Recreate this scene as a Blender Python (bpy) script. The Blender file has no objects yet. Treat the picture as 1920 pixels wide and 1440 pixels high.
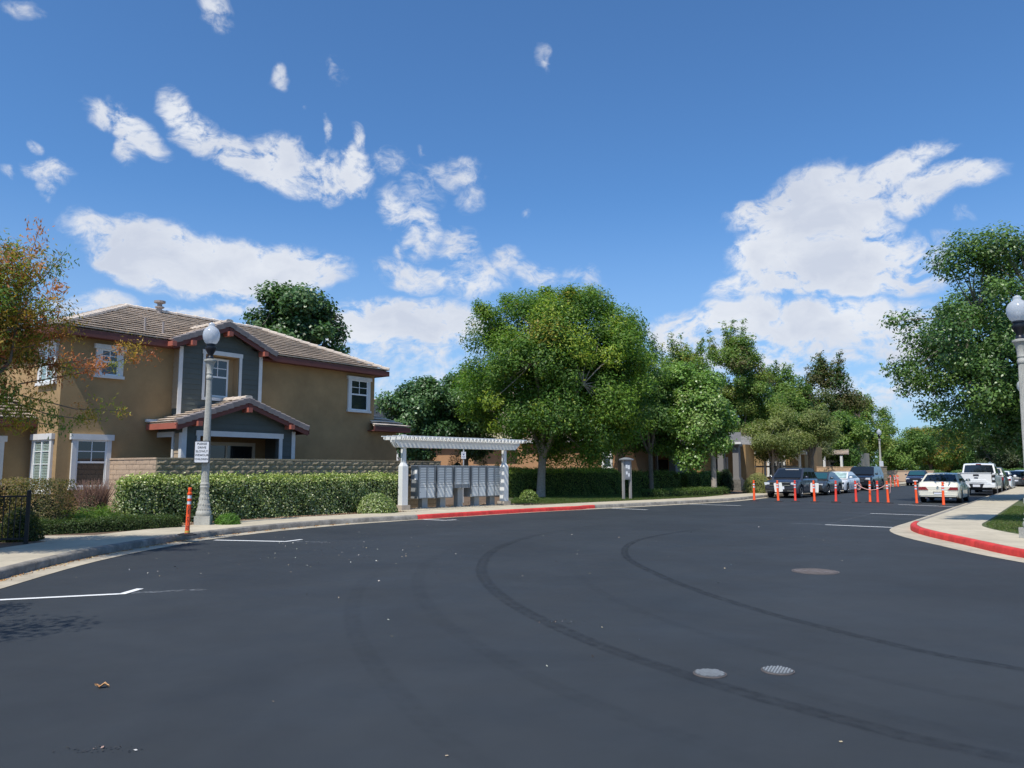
import bpy, bmesh, math, random
import numpy as np
from mathutils import Vector, Matrix, Euler
from mathutils.geometry import tessellate_polygon
S = bpy.context.scene
C = S.collection
R = math.radians
rng = np.random.default_rng(7)
random.seed(5)

# ---------------------------------------------------------------- camera
F_PX, HORIZON, CAM_Z = 1440.0, 880.0, 1.6          # measured on the 1920 px wide photograph
PITCH = math.atan((HORIZON - 720) / F_PX)
cam = bpy.data.cameras.new('camera'); cam.sensor_width = 36; cam.lens = 27.0; cam.clip_start = .1; cam.clip_end = 3000
co = bpy.data.objects.new('camera', cam); C.objects.link(co)
co.location = (0, 0, CAM_Z); co.rotation_euler = (math.pi / 2 + PITCH, 0, 0)
S.camera = co

# ---------------------------------------------------------------- light and exposure
SUN_EL, SUN_AZ = 58.0, 29.0       # light arrives from behind and to the left of the camera
sdir = Vector((-math.sin(R(SUN_AZ)) * math.cos(R(SUN_EL)), -math.cos(R(SUN_AZ)) * math.cos(R(SUN_EL)), math.sin(R(SUN_EL))))
sl = bpy.data.lights.new('sun', 'SUN'); sl.energy = 4.9; sl.angle = R(.53); sl.color = (1, .95, .87)
so = bpy.data.objects.new('sun', sl); C.objects.link(so)
so.rotation_euler = (-sdir).to_track_quat('-Z', 'Y').to_euler()
so.location = (0, 0, 50)
S.view_settings.view_transform = 'Standard'; S.view_settings.look = 'None'
S.view_settings.gamma = 1; S.view_settings.use_curve_mapping = False
S.view_settings.exposure = 0.0
S.render.engine = 'CYCLES'
S.cycles.max_bounces = 6; S.cycles.transparent_max_bounces = 12
S.cycles.use_denoising = True

W = bpy.data.worlds.new('World'); S.world = W; W.use_nodes = True
nt = W.node_tree; nt.nodes.clear(); ND = nt.nodes.new; LK = nt.links.new
def azel(u, v):
    x, y = (u - 960) / F_PX, (720 - v) / F_PX
    cp, sp = math.cos(PITCH), math.sin(PITCH)
    X, Y, Z = x, cp - y * sp, sp + y * cp
    n = math.sqrt(X * X + Y * Y + Z * Z)
    return math.atan2(X, Y), math.asin(Z / n)
out = ND('ShaderNodeOutputWorld'); bg = ND('ShaderNodeBackground'); LK(bg.outputs[0], out.inputs[0])
sky = ND('ShaderNodeTexSky'); sky.sky_type = 'NISHITA'; sky.sun_disc = False
sky.sun_elevation = R(SUN_EL); sky.sun_rotation = R(180 + SUN_AZ)
sky.altitude = 700; sky.air_density = 1.0; sky.dust_density = 1.0; sky.ozone_density = 2.6
SKY = .098
tc = ND('ShaderNodeTexCoord')
sep = ND('ShaderNodeSeparateXYZ'); LK(tc.outputs['Generated'], sep.inputs[0])
def math_(op, a, b=None, c=None, clamp=False):
    n = ND('ShaderNodeMath'); n.operation = op; n.use_clamp = clamp
    for i, x in enumerate((a, b, c)):
        if x is None: continue
        if isinstance(x, (int, float)): n.inputs[i].default_value = x
        else: LK(x, n.inputs[i])
    return n.outputs[0]
azn = math_('ARCTAN2', sep.outputs[0], sep.outputs[1])
eln = math_('ARCSINE', sep.outputs[2])
cmb = ND('ShaderNodeCombineXYZ'); LK(azn, cmb.inputs[0]); LK(eln, cmb.inputs[1])
def noise(vec, scale, detail, rough, dist=0):
    n = ND('ShaderNodeTexNoise'); n.inputs['Scale'].default_value = scale; n.inputs['Detail'].default_value = detail
    n.inputs['Roughness'].default_value = rough; n.inputs['Distortion'].default_value = dist
    LK(vec, n.inputs['Vector']); return n
# warp the cloud outlines
wn = noise(cmb.outputs[0], 9, 3, .55)
wv = ND('ShaderNodeVectorMath'); wv.operation = 'MULTIPLY_ADD'
LK(wn.outputs['Color'], wv.inputs[0]); wv.inputs[1].default_value = (.075, .05, 0); LK(cmb.outputs[0], wv.inputs[2])
wv2 = ND('ShaderNodeVectorMath'); wv2.operation = 'SUBTRACT'; LK(wv.outputs[0], wv2.inputs[0]); wv2.inputs[1].default_value = (.0375, .025, 0)
wvec = wv2.outputs[0]
# clouds: centre u, v, radii in the photograph's pixels, turn in degrees (counter-clockwise), strength
CL = [(205, 205, 60, 30, -15, .75), (265, 235, 80, 36, -35, .9), (258, 270, 28, 48, 0, .75), (335, 200, 26, 55, 30, .85), (375, 255, 62, 38, -40, .9),
      (440, 295, 60, 46, -30, .95), (520, 310, 85, 58, 0, 1.0), (605, 325, 66, 50, 0, .95), (672, 315, 40, 58, 0, .95), (550, 350, 120, 22, 0, .7),
      (740, 300, 45, 36, 0, .5), (745, 385, 38, 55, 20, .68), (850, 318, 75, 36, 0, .55), (790, 350, 50, 60, 0, .45), (875, 360, 36, 40, 0, .45),
      (795, 430, 45, 80, 15, .66), (760, 470, 22, 22, 0, .5), (865, 470, 45, 62, 10, .72), (780, 515, 95, 34, -8, .74), (885, 530, 70, 44, 0, .72), (950, 495, 42, 36, 0, .62),
      (1000, 515, 60, 30, 0, .6), (1090, 520, 60, 40, 0, .5), (90, 312, 62, 30, 0, .72), (85, 340, 26, 34, 0, .66), (55, 263, 32, 14, -30, .55), (8, 310, 28, 18, 0, .45),
      (403, 30, 34, 46, 30, .62), (50, 20, 60, 22, 0, .45), (518, 133, 20, 36, 25, .56), (614, 248, 12, 36, 0, .62), (680, 252, 18, 38, 40, .66),
      (630, 135, 28, 45, 20, .46), (1018, 100, 18, 42, 0, .42), (795, 280, 18, 16, 0, .45), (993, 395, 18, 12, 0, .5), (575, 202, 10, 10, 0, .4),
      (190, 430, 90, 40, -12, .85), (300, 470, 130, 60, -10, 1.3), (400, 500, 200, 60, 0, 1.5), (530, 497, 120, 48, 0, 1.3), (610, 505, 50, 34, 0, .7), (250, 500, 110, 44, -20, .95),
      (440, 545, 170, 24, 0, .8), (180, 572, 90, 32, 0, .75), (350, 588, 90, 26, 0, .75), (470, 575, 90, 24, 0, .75), (90, 600, 80, 40, 0, .6),
      (760, 605, 160, 50, 0, 1.45), (680, 620, 100, 50, 0, 1.15), (840, 612, 90, 42, 0, 1.05), (750, 655, 190, 60, 0, .62), (760, 730, 220, 90, 0, .5),
      (1440, 400, 100, 40, 8, .95), (1530, 400, 140, 85, 10, 1.5), (1470, 480, 120, 62, 0, 1.4), (1600, 490, 150, 58, 0, 1.45), (1720, 480, 70, 26, 12, .95), (1560, 532, 240, 30, 0, 1.3),
      (1400, 530, 80, 30, 15, .9), (1660, 330, 130, 34, 18, .92), (1740, 355, 110, 44, 12, 1.05), (1820, 335, 60, 30, 5, .95), (1740, 285, 70, 22, -8, .7), (1630, 430, 60, 40, 0, .8),
      (1820, 400, 30, 20, 0, .45), (1760, 440, 50, 18, 0, .4),
      (1290, 620, 90, 50, 0, .9), (1400, 605, 130, 52, 0, 1.05), (1530, 612, 170, 56, 0, 1.3), (1660, 600, 110, 60, 0, 1.0), (1480, 670, 260, 46, 0, .8), (1690, 640, 90, 60, 0, .8),
      (1640, 740, 200, 60, 0, .62), (1300, 690, 120, 60, 0, .6), (1150, 620, 90, 40, 0, .5)]
acc = None
for (u, v, ru, rv, ang, st) in CL:
    a0, e0 = azel(u, v); a1, _ = azel(u + ru, v); _, e1 = azel(u, v - rv)
    m = ND('ShaderNodeMapping'); m.vector_type = 'TEXTURE'
    m.inputs['Location'].default_value = (a0, e0, 0); m.inputs['Rotation'].default_value = (0, 0, R(ang))
    m.inputs['Scale'].default_value = (abs(a1 - a0) * 1.45, abs(e1 - e0) * 1.45, 1)
    LK(wvec, m.inputs[0])
    ln = ND('ShaderNodeVectorMath'); ln.operation = 'LENGTH'; LK(m.outputs[0], ln.inputs[0])
    mr = ND('ShaderNodeMapRange'); mr.interpolation_type = 'SMOOTHSTEP'
    mr.inputs[1].default_value = 0.15; mr.inputs[2].default_value = 1; mr.inputs[3].default_value = st; mr.inputs[4].default_value = 0
    LK(ln.outputs['Value'], mr.inputs[0])
    acc = mr.outputs[0] if acc is None else math_('MAXIMUM', acc, mr.outputs[0])
# broken cloud field over the rest of the sky, out of the picture
behind = ND('ShaderNodeMapRange'); behind.interpolation_type = 'SMOOTHSTEP'
LK(math_('ABSOLUTE', azn), behind.inputs[0]); behind.inputs[1].default_value = .75; behind.inputs[2].default_value = 1.2
bn = noise(tc.outputs['Generated'], 2.2, 4, .55)
bm_ = math_('MULTIPLY', behind.outputs[0], math_('MULTIPLY', math_('SUBTRACT', bn.outputs[0], .5), 3.0, clamp=True))
acc = math_('MAXIMUM', acc, bm_)
stretch = ND('ShaderNodeVectorMath'); stretch.operation = 'MULTIPLY'; LK(wvec, stretch.inputs[0]); stretch.inputs[1].default_value = (1, 1.5, 1)
n1 = noise(stretch.outputs[0], 18, 15, .62, .35)
n2 = noise(stretch.outputs[0], 58, 10, .66, .3)
nn = math_('ADD', math_('MULTIPLY', math_('SUBTRACT', n1.outputs[0], .5), 3.3), math_('MULTIPLY', math_('SUBTRACT', n2.outputs[0], .5), 2.1))
dens = math_('ADD', acc, math_('MULTIPLY', nn, math_('MULTIPLY', acc, 1.0, clamp=True)))
al = ND('ShaderNodeMapRange'); al.interpolation_type = 'SMOOTHSTEP'; LK(dens, al.inputs[0])
al.inputs[1].default_value = .22; al.inputs[2].default_value = .98; al.inputs[3].default_value = 0; al.inputs[4].default_value = .96
# thick parts a little greyer, lit parts white
n3 = noise(stretch.outputs[0], 9, 6, .5)
shade = ND('ShaderNodeMapRange'); LK(math_('ADD', math_('MULTIPLY', n3.outputs[0], 1.3), math_('MULTIPLY', dens, .12)), shade.inputs[0])
shade.inputs[1].default_value = .50; shade.inputs[2].default_value = 1.02
ccol = ND('ShaderNodeMix'); ccol.data_type = 'RGBA'; LK(shade.outputs[0], ccol.inputs[0])
ccol.inputs[6].default_value = (.86, .89, .94, 1); ccol.inputs[7].default_value = (.62, .67, .78, 1)
skm = ND('ShaderNodeMix'); skm.data_type = 'RGBA'; skm.blend_type = 'MULTIPLY'; skm.inputs[0].default_value = 1
LK(sky.outputs[0], skm.inputs[6]); skm.inputs[7].default_value = (.083, .129, .166, 1)
hz = ND('ShaderNodeMapRange'); hz.interpolation_type = 'SMOOTHSTEP'; LK(eln, hz.inputs[0]); hz.inputs[1].default_value = -.02; hz.inputs[2].default_value = .36; hz.inputs[3].default_value = .62; hz.inputs[4].default_value = 0
hm = ND('ShaderNodeMix'); hm.data_type = 'RGBA'; LK(hz.outputs[0], hm.inputs[0]); LK(skm.outputs[2], hm.inputs[6]); hm.inputs[7].default_value = (.42, .56, .78, 1)
mix = ND('ShaderNodeMix'); mix.data_type = 'RGBA'; LK(al.outputs[0], mix.inputs[0]); LK(hm.outputs[2], mix.inputs[6]); LK(ccol.outputs[2], mix.inputs[7])
LK(mix.outputs[2], bg.inputs[0]); bg.inputs[1].default_value = 1.0
W.cycles.sampling_method = 'MANUAL'; W.cycles.sample_map_resolution = 512

# ---------------------------------------------------------------- placing helpers
def gX(u, Y): return (u - 960) / F_PX * Y * (math.cos(PITCH) + math.tan(PITCH) * math.sin(PITCH)) if False else (u - 960) / F_PX * Y * K_H
K_H = 1.0          # near the horizon a column of the picture is X = (u - 960) / f * Y
def zat(v, Y):     # height of a point seen at row v at distance Y
    y = (720 - v) / F_PX; cp, sp = math.cos(PITCH), math.sin(PITCH)
    return CAM_Z + Y * (sp + y * cp) / (cp - y * sp)
def xat(u, v, Y):
    y = (720 - v) / F_PX; cp, sp = math.cos(PITCH), math.sin(PITCH)
    return Y * ((u - 960) / F_PX) / (cp - y * sp)

# ---------------------------------------------------------------- materials
MAT = {}
def mat(name, col, rough=.7, metal=0, spec=.5, var=0, vscale=3.0, bump=0, bscale=40, attr=False, emis=None, detail=4, stain=0, stscale=.6, objvar=0, coat=0):
    if name in MAT: return MAT[name]
    m = bpy.data.materials.new(name); m.use_nodes = True; MAT[name] = m
    n = m.node_tree.nodes; l = m.node_tree.links; b = n['Principled BSDF']
    b.inputs['Base Color'].default_value = (*col, 1); b.inputs['Roughness'].default_value = rough
    b.inputs['Metallic'].default_value = metal; b.inputs['Specular IOR Level'].default_value = spec
    b.inputs['Coat Weight'].default_value = coat
    t = n.new('ShaderNodeTexCoord'); cur = None
    if attr:
        a = n.new('ShaderNodeAttribute'); a.attribute_name = 'tint'; cur = a.outputs['Color']
    if var or stain or objvar:
        if cur is None:
            r = n.new('ShaderNodeRGB'); r.outputs[0].default_value = (*col, 1); cur = r.outputs[0]
    def mul(cur, fac):
        x = n.new('ShaderNodeMix'); x.data_type = 'RGBA'; x.blend_type = 'MULTIPLY'; x.inputs[0].default_value = 1
        l.new(cur, x.inputs[6]); l.new(fac, x.inputs[7]); return x.outputs[2]
    def nz(scale, det, lo, hi, amt, rgh=.6):
        q = n.new('ShaderNodeTexNoise'); q.inputs['Scale'].default_value = scale; q.inputs['Detail'].default_value = det; q.inputs['Roughness'].default_value = rgh
        l.new(t.outputs['Object'], q.inputs['Vector'])
        r = n.new('ShaderNodeMapRange'); l.new(q.outputs[0], r.inputs[0]); r.inputs[1].default_value = lo; r.inputs[2].default_value = hi
        r.inputs[3].default_value = 1 - amt; r.inputs[4].default_value = 1 + amt * .6; return r.outputs[0]
    if var: cur = mul(cur, nz(vscale, detail, .3, .7, var))
    if stain: cur = mul(cur, nz(stscale, 8, .38, .62, stain, .7))
    if objvar:
        oi = n.new('ShaderNodeObjectInfo'); r = n.new('ShaderNodeMapRange'); l.new(oi.outputs['Random'], r.inputs[0])
        r.inputs[3].default_value = 1 - objvar; r.inputs[4].default_value = 1 + objvar; cur = mul(cur, r.outputs[0])
    if cur is not None: l.new(cur, b.inputs['Base Color'])
    if bump:
        q = n.new('ShaderNodeTexNoise'); q.inputs['Scale'].default_value = bscale; q.inputs['Detail'].default_value = 5
        l.new(t.outputs['Object'], q.inputs['Vector'])
        bb = n.new('ShaderNodeBump'); bb.inputs['Strength'].default_value = bump; bb.inputs['Distance'].default_value = .02
        l.new(q.outputs[0], bb.inputs['Height']); l.new(bb.outputs[0], b.inputs['Normal'])
    if emis: b.inputs['Emission Color'].default_value = (*emis, 1); b.inputs['Emission Strength'].default_value = 1
    return m
def leafmat(name, transl=.35, rough=.5, spec=.35):
    if name in MAT: return MAT[name]
    m = bpy.data.materials.new(name); m.use_nodes = True; MAT[name] = m
    n = m.node_tree.nodes; l = m.node_tree.links; b = n['Principled BSDF']
    a = n.new('ShaderNodeAttribute'); a.attribute_name = 'tint'
    l.new(a.outputs['Color'], b.inputs['Base Color']); b.inputs['Roughness'].default_value = rough; b.inputs['Specular IOR Level'].default_value = spec
    tr = n.new('ShaderNodeBsdfTranslucent'); g = n.new('ShaderNodeMix'); g.data_type = 'RGBA'; g.blend_type = 'MULTIPLY'; g.inputs[0].default_value = 1
    l.new(a.outputs['Color'], g.inputs[6]); g.inputs[7].default_value = (1.5, 1.7, .7, 1); l.new(g.outputs[2], tr.inputs[0])
    mx = n.new('ShaderNodeMixShader'); mx.inputs[0].default_value = transl
    l.new(b.outputs[0], mx.inputs[1]); l.new(tr.outputs[0], mx.inputs[2]); l.new(mx.outputs[0], n['Material Output'].inputs[0])
    return m
def glassmat(name, tint=(.93, .97, .95), opac=.05, rough=.03):
    if name in MAT: return MAT[name]
    m = bpy.data.materials.new(name); m.use_nodes = True; MAT[name] = m
    n = m.node_tree.nodes; l = m.node_tree.links; n.remove(n['Principled BSDF'])
    tr = n.new('ShaderNodeBsdfTransparent'); tr.inputs[0].default_value = (*tint, 1)
    gl = n.new('ShaderNodeBsdfGlossy'); gl.inputs['Roughness'].default_value = rough; gl.inputs[0].default_value = (.9, .93, .95, 1)
    fr = n.new('ShaderNodeLayerWeight'); fr.inputs[0].default_value = .5
    pw = n.new('ShaderNodeMath'); pw.operation = 'POWER'; pw.inputs[1].default_value = 4; l.new(fr.outputs['Facing'], pw.inputs[0])
    ad = n.new('ShaderNodeMath'); ad.operation = 'MULTIPLY_ADD'; ad.use_clamp = True; ad.inputs[1].default_value = .6; ad.inputs[2].default_value = opac; l.new(pw.outputs[0], ad.inputs[0])
    mx = n.new('ShaderNodeMixShader'); l.new(ad.outputs[0], mx.inputs[0]); l.new(tr.outputs[0], mx.inputs[1]); l.new(gl.outputs[0], mx.inputs[2])
    l.new(mx.outputs[0], n['Material Output'].inputs[0]); return m

# ---------------------------------------------------------------- object helpers
def tag(o, label=None, cat=None, group=None, kind=None):
    if label: o['label'] = label
    if cat: o['category'] = cat
    if group: o['group'] = group
    if kind: o['kind'] = kind
    return o
def empty(name, loc=(0, 0, 0), rz=0, label=None, cat=None, group=None):
    o = bpy.data.objects.new(name, None); C.objects.link(o); o.empty_display_size = .2
    o.location = loc; o.rotation_euler = (0, 0, rz); return tag(o, label, cat, group)
def link(name, me, parent=None, loc=None, rot=None, sc=None):
    o = bpy.data.objects.new(name, me); C.objects.link(o)
    if parent: o.parent = parent
    if loc is not None: o.location = loc
    if rot is not None: o.rotation_euler = rot
    if sc is not None: o.scale = sc
    return o
def kids(o): return [c for c in C.objects if c.parent == o]
_CH = {}
def copy_tree(o, parent=None):
    c = o.copy(); C.objects.link(c)
    if parent: c.parent = parent
    for ch in list(o.children): copy_tree(ch, c)
    return c
class MB:
    def __init__(s, T=None): s.v = []; s.f = []; s.T = T; s.mi = []; s.cm = 0
    def add(s, vs, fs):
        n = len(s.v)
        s.v += [tuple(s.T @ Vector(v)) if s.T else tuple(v) for v in vs]
        s.f += [tuple(i + n for i in f) for f in fs]; s.mi += [s.cm] * len(fs); return s
    def box(s, x0, x1, y0, y1, z0, z1):
        s.add([(x0, y0, z0), (x1, y0, z0), (x1, y1, z0), (x0, y1, z0), (x0, y0, z1), (x1, y0, z1), (x1, y1, z1), (x0, y1, z1)],
              [(0, 3, 2, 1), (4, 5, 6, 7), (0, 1, 5, 4), (1, 2, 6, 5), (2, 3, 7, 6), (3, 0, 4, 7)]); return s
    def beam(s, p, q, w, h, up=(0, 0, 1)):      # box from p to q, w wide, h high, hanging centred on the line
        p, q = Vector(p), Vector(q); d = (q - p).normalized(); side = d.cross(Vector(up))
        if side.length < 1e-6: side = Vector((1, 0, 0))
        side.normalize(); u = side.cross(d)
        vs = []
        for c in (p, q):
            for a, b in ((-1, -1), (1, -1), (1, 1), (-1, 1)): vs.append(c + side * (a * w / 2) + u * (b * h / 2))
        s.add(vs, [(0, 1, 2, 3), (7, 6, 5, 4), (0, 4, 5, 1), (1, 5, 6, 2), (2, 6, 7, 3), (3, 7, 4, 0)]); return s
    def quad(s, *p): s.add(p, [tuple(range(len(p)))]); return s
    def prism(s, pts, z0, z1):                    # polygon (ccw) extruded upward
        n = len(pts); tr = tessellate_polygon([[Vector((p[0], p[1], 0)) for p in pts]])
        vs = [(p[0], p[1], z0) for p in pts] + [(p[0], p[1], z1) for p in pts]
        fs = []
        for t in tr:
            a, b, c = t
            cr = (pts[b][0] - pts[a][0]) * (pts[c][1] - pts[a][1]) - (pts[b][1] - pts[a][1]) * (pts[c][0] - pts[a][0])
            if cr < 0: a, b, c = a, c, b
            fs.append((n + a, n + b, n + c)); fs.append((c, b, a))
        ar = sum(pts[i][0] * pts[(i + 1) % n][1] - pts[(i + 1) % n][0] * pts[i][1] for i in range(n))
        for i in range(n):
            j = (i + 1) % n; fs.append((i, j, n + j, n + i) if ar > 0 else (j, i, n + i, n + j))
        s.add(vs, fs); return s
    def lathe(s, prof, n=16, c=(0, 0, 0), flute=None, cap=True):
        vs = []; fs = []
        for (r, z) in prof:
            for k in range(n):
                a = 2 * math.pi * k / n; rr = r
                if flute and flute[0] <= z <= flute[1] and k % 2: rr = r * flute[2]
                vs.append((c[0] + rr * math.cos(a), c[1] + rr * math.sin(a), c[2] + z))
        m = len(prof)
        for i in range(m - 1):
            for k in range(n):
                k2 = (k + 1) % n; fs.append((i * n + k, i * n + k2, (i + 1) * n + k2, (i + 1) * n + k))
        if cap:
            fs.append(tuple(range(n))[::-1]); fs.append(tuple((m - 1) * n + k for k in range(n)))
        s.add(vs, fs); return s
    def tube(s, pts, rad, n=8):
        pts = [Vector(p) for p in pts]; vs = []; fs = []
        for i, p in enumerate(pts):
            d = (pts[min(i + 1, len(pts) - 1)] - pts[max(i - 1, 0)]).normalized()
            a = d.orthogonal().normalized() if i == 0 else (a - d * a.dot(d)).normalized()
            b = d.cross(a); r = rad[i] if hasattr(rad, '__len__') else rad
            for k in range(n):
                t = 2 * math.pi * k / n; vs.append(p + a * (r * math.cos(t)) + b * (r * math.sin(t)))
        for i in range(len(pts) - 1):
            for k in range(n):
                k2 = (k + 1) % n; fs.append((i * n + k, i * n + k2, (i + 1) * n + k2, (i + 1) * n + k))
        fs.append(tuple(range(n))[::-1]); fs.append(tuple((len(pts) - 1) * n + k for k in range(n)))
        s.add(vs, fs); return s
    def mesh(s, name, m, smooth=None):
        me = bpy.data.meshes.new(name); me.from_pydata(s.v, [], s.f)
        for x in (m if isinstance(m, (list, tuple)) else [m]): me.materials.append(x)
        if any(s.mi): me.polygons.foreach_set('material_index', s.mi)
        if smooth is not None:
            me.polygons.foreach_set('use_smooth', [True] * len(me.polygons)); me.set_sharp_from_angle(angle=R(smooth))
        me.update(); return me
    def build(s, name, m, parent=None, smooth=None, loc=None, kind=None):
        o = link(name, s.mesh(name, m, smooth), parent, loc)
        if kind: o['kind'] = kind
        return o
def catmull(P, step=.5):
    P = [Vector((p[0], p[1], 0)) for p in P]; out = []
    for i in range(len(P) - 1):
        p0 = P[max(i - 1, 0)]; p1 = P[i]; p2 = P[i + 1]; p3 = P[min(i + 2, len(P) - 1)]
        n = max(1, int((p2 - p1).length / step))
        for k in range(n):
            t = k / n
            out.append(.5 * ((2 * p1) + (p2 - p0) * t + (2 * p0 - 5 * p1 + 4 * p2 - p3) * t * t + (3 * p1 - p0 - 3 * p2 + p3) * t ** 3))
    out.append(P[-1]); return out
def offset(P, d):        # to the left of travel for d > 0; d may be a function of the point
    o = []
    for i, p in enumerate(P):
        t = (P[min(i + 1, len(P) - 1)] - P[max(i - 1, 0)]).normalized(); n = Vector((-t.y, t.x, 0))
        o.append(p + n * (d(p) if callable(d) else d))
    return o
def fast_mesh(name, verts, nper, m, tint=None):
    N = len(verts) // nper
    me = bpy.data.meshes.new(name); me.vertices.add(len(verts)); me.vertices.foreach_set('co', np.ascontiguousarray(verts, dtype=np.float32).ravel())
    me.loops.add(len(verts)); me.loops.foreach_set('vertex_index', np.arange(len(verts), dtype=np.int32))
    me.polygons.add(N); me.polygons.foreach_set('loop_start', np.arange(0, len(verts), nper, dtype=np.int32))
    me.update(calc_edges=True)
    if tint is not None:
        a = me.attributes.new('tint', 'FLOAT_COLOR', 'FACE')
        c = np.ones((N, 4), dtype=np.float32); c[:, :3] = tint; a.data.foreach_set('color', c.ravel())
    me.materials.append(m); return me
def unit(v): return v / np.maximum(np.linalg.norm(v, axis=1, keepdims=True), 1e-9)
def leaves(name, cen, nrm, L, Wd, col, m, droop=0):
    N = len(cen); nrm = unit(nrm + 1e-6)
    r = rng.normal(size=(N, 3)); r[:, 2] -= droop; t = unit(r - nrm * np.sum(r * nrm, 1, keepdims=True)); b = np.cross(nrm, t)
    s = rng.uniform(.7, 1.25, (N, 1)); L2 = L * s / 2; W2 = Wd * s / 2
    V = np.stack([cen - t * L2, cen + b * W2 + t * L2 * .1, cen + t * L2, cen - b * W2 + t * L2 * .1], 1).reshape(-1, 3)
    return fast_mesh(name, V, 4, m, col)
def pal(N, cols, wts, jit=.22, base=None):
    cols = np.array(cols); k = rng.choice(len(cols), N, p=np.array(wts) / sum(wts)) if base is None else base
    return np.clip(cols[k] * rng.uniform(1 - jit, 1 + jit, (N, 1)) * rng.uniform(.93, 1.07, (N, 3)), .004, .9)
# ================================================================ GROUND, ROAD, KERBS, PAVEMENTS
asphalt = bpy.data.materials.new('asphalt'); asphalt.use_nodes = True
def _asph():
    n = asphalt.node_tree.nodes; l = asphalt.node_tree.links; b = n['Principled BSDF']
    t = n.new('ShaderNodeTexCoord')
    def nz(sc, det, rg=.6, dist=0):
        q = n.new('ShaderNodeTexNoise'); q.inputs['Scale'].default_value = sc; q.inputs['Detail'].default_value = det; q.inputs['Roughness'].default_value = rg
        q.inputs['Distortion'].default_value = dist; l.new(t.outputs['Object'], q.inputs['Vector']); return q.outputs[0]
    def mr(x, a, b_, c, d):
        r = n.new('ShaderNodeMapRange'); l.new(x, r.inputs[0])
        for i, k in enumerate((a, b_, c, d)): r.inputs[i + 1].default_value = k
        return r.outputs[0]
    def mu(a, c):
        x = n.new('ShaderNodeMath'); x.operation = 'MULTIPLY'; l.new(a, x.inputs[0]); l.new(c, x.inputs[1]); return x.outputs[0]
    f = mu(mu(mr(nz(.35, 5, .6, .6), .35, .65, .86, 1.12), mr(nz(2.2, 6), .3, .7, .95, 1.05)), mr(nz(160, 3, .8), .3, .75, .66, 1.42))
    x = n.new('ShaderNodeVectorMath'); x.operation = 'SCALE'; x.inputs[0].default_value = (.0294, .0345, .0392); l.new(f, x.inputs['Scale'])
    l.new(x.outputs[0], b.inputs['Base Color'])
    l.new(mr(nz(.8, 4), .3, .7, .62, .8), b.inputs['Roughness']); b.inputs['Specular IOR Level'].default_value = .38
    bp = n.new('ShaderNodeBump'); bp.inputs['Strength'].default_value = .35; bp.inputs['Distance'].default_value = .006
    l.new(nz(220, 4, .7), bp.inputs['Height']); l.new(bp.outputs[0], b.inputs['Normal'])
_asph()
concrete = mat('concrete', (.485, .425, .315), .85, var=.10, vscale=6, bump=.15, bscale=60, stain=.14, stscale=.9, objvar=.04)
kerbmat = mat('kerb_concrete', (.25, .23, .20), .88, var=.2, vscale=9, bump=.3, bscale=50, stain=.35, stscale=2.5, objvar=.06)
gutmat = mat('gutter_concrete', (.44, .385, .29), .88, var=.14, vscale=7, bump=.2, bscale=50, stain=.22, stscale=1.2)
redmat = mat('red_kerb_paint', (.62, .045, .035), .62, var=.16, vscale=9, bump=.25, bscale=50, stain=.22, stscale=3, objvar=.07)
soil = mat('mulch_soil', (.15, .100, .065), .95, var=.35, vscale=14, bump=.8, bscale=30, stain=.3, stscale=1.4)
lawnm = mat('lawn_soil', (.075, .095, .03), .95, var=.35, vscale=6, bump=.6, bscale=60)
farm = mat('far_ground', (.16, .15, .08), .95, var=.3, vscale=.2)

GL = [(-5.2, -12), (-5.6, -4), (-6.0, 3), (-6.45, 7.5), (-6.87, 10.54), (-7.15, 12.5), (-7.27, 14.2), (-7.17, 16.0), (-6.85, 18.1), (-6.05, 20.3), (-4.9, 22.35),
      (-3.6, 24.05), (-1.1, 26.95), (1.0, 29.2), (3.26, 31.28), (6.9, 34.6), (11.0, 38.7), (13.4, 42.1), (15.55, 45.3), (21.3, 53.1), (28.6, 63.0), (33.6, 69.8), (36.6, 73.9), (44.2, 84.2), (62, 108), (80, 132)]
GR = [(48, -3), (30, -1.5), (19, .5), (13.2, 4), (10.2, 8.3), (8.95, 12), (8.80, 13.5), (8.84, 15), (9.03, 16.6), (9.28, 18.4), (9.72, 20.0), (10.5, 21.5), (12.45, 24.2), (16.0, 29.15), (22.9, 38.75),
      (25.9, 42.9), (31, 50.0), (39.5, 61.9), (50, 76.5), (67, 100), (86, 127)]
gl = catmull(GL, .5); gr = catmull(GR, .5)
def panL(p):
    if p.y < 22: return .42
    if p.y < 24.5: return .42 - .34 * (p.y - 22) / 2.5
    if p.y < 31: return .06
    return .30
def panR(p):
    if 14.5 < p.y < 22 and p.x < 11.5: return -(.42 + .16 * math.sin(math.pi * (p.y - 14.5) / 7.5))
    return -.42 if p.y > 12 else -.2
kl = offset(gl, panL); kr = offset(gr, panR)
def clean(P):            # drop the loops an offset makes at tight bends
    o = [P[0]]
    for i in range(1, len(P)):
        if (P[i] - o[-1]).length > .12: o.append(P[i])
    return o
# the one ground sheet, under everything
MB().quad((-1500, -1500, -.06), (1500, -1500, -.06), (1500, 1500, -.06), (-1500, 1500, -.06)).build('ground', farm, kind='structure')
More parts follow.
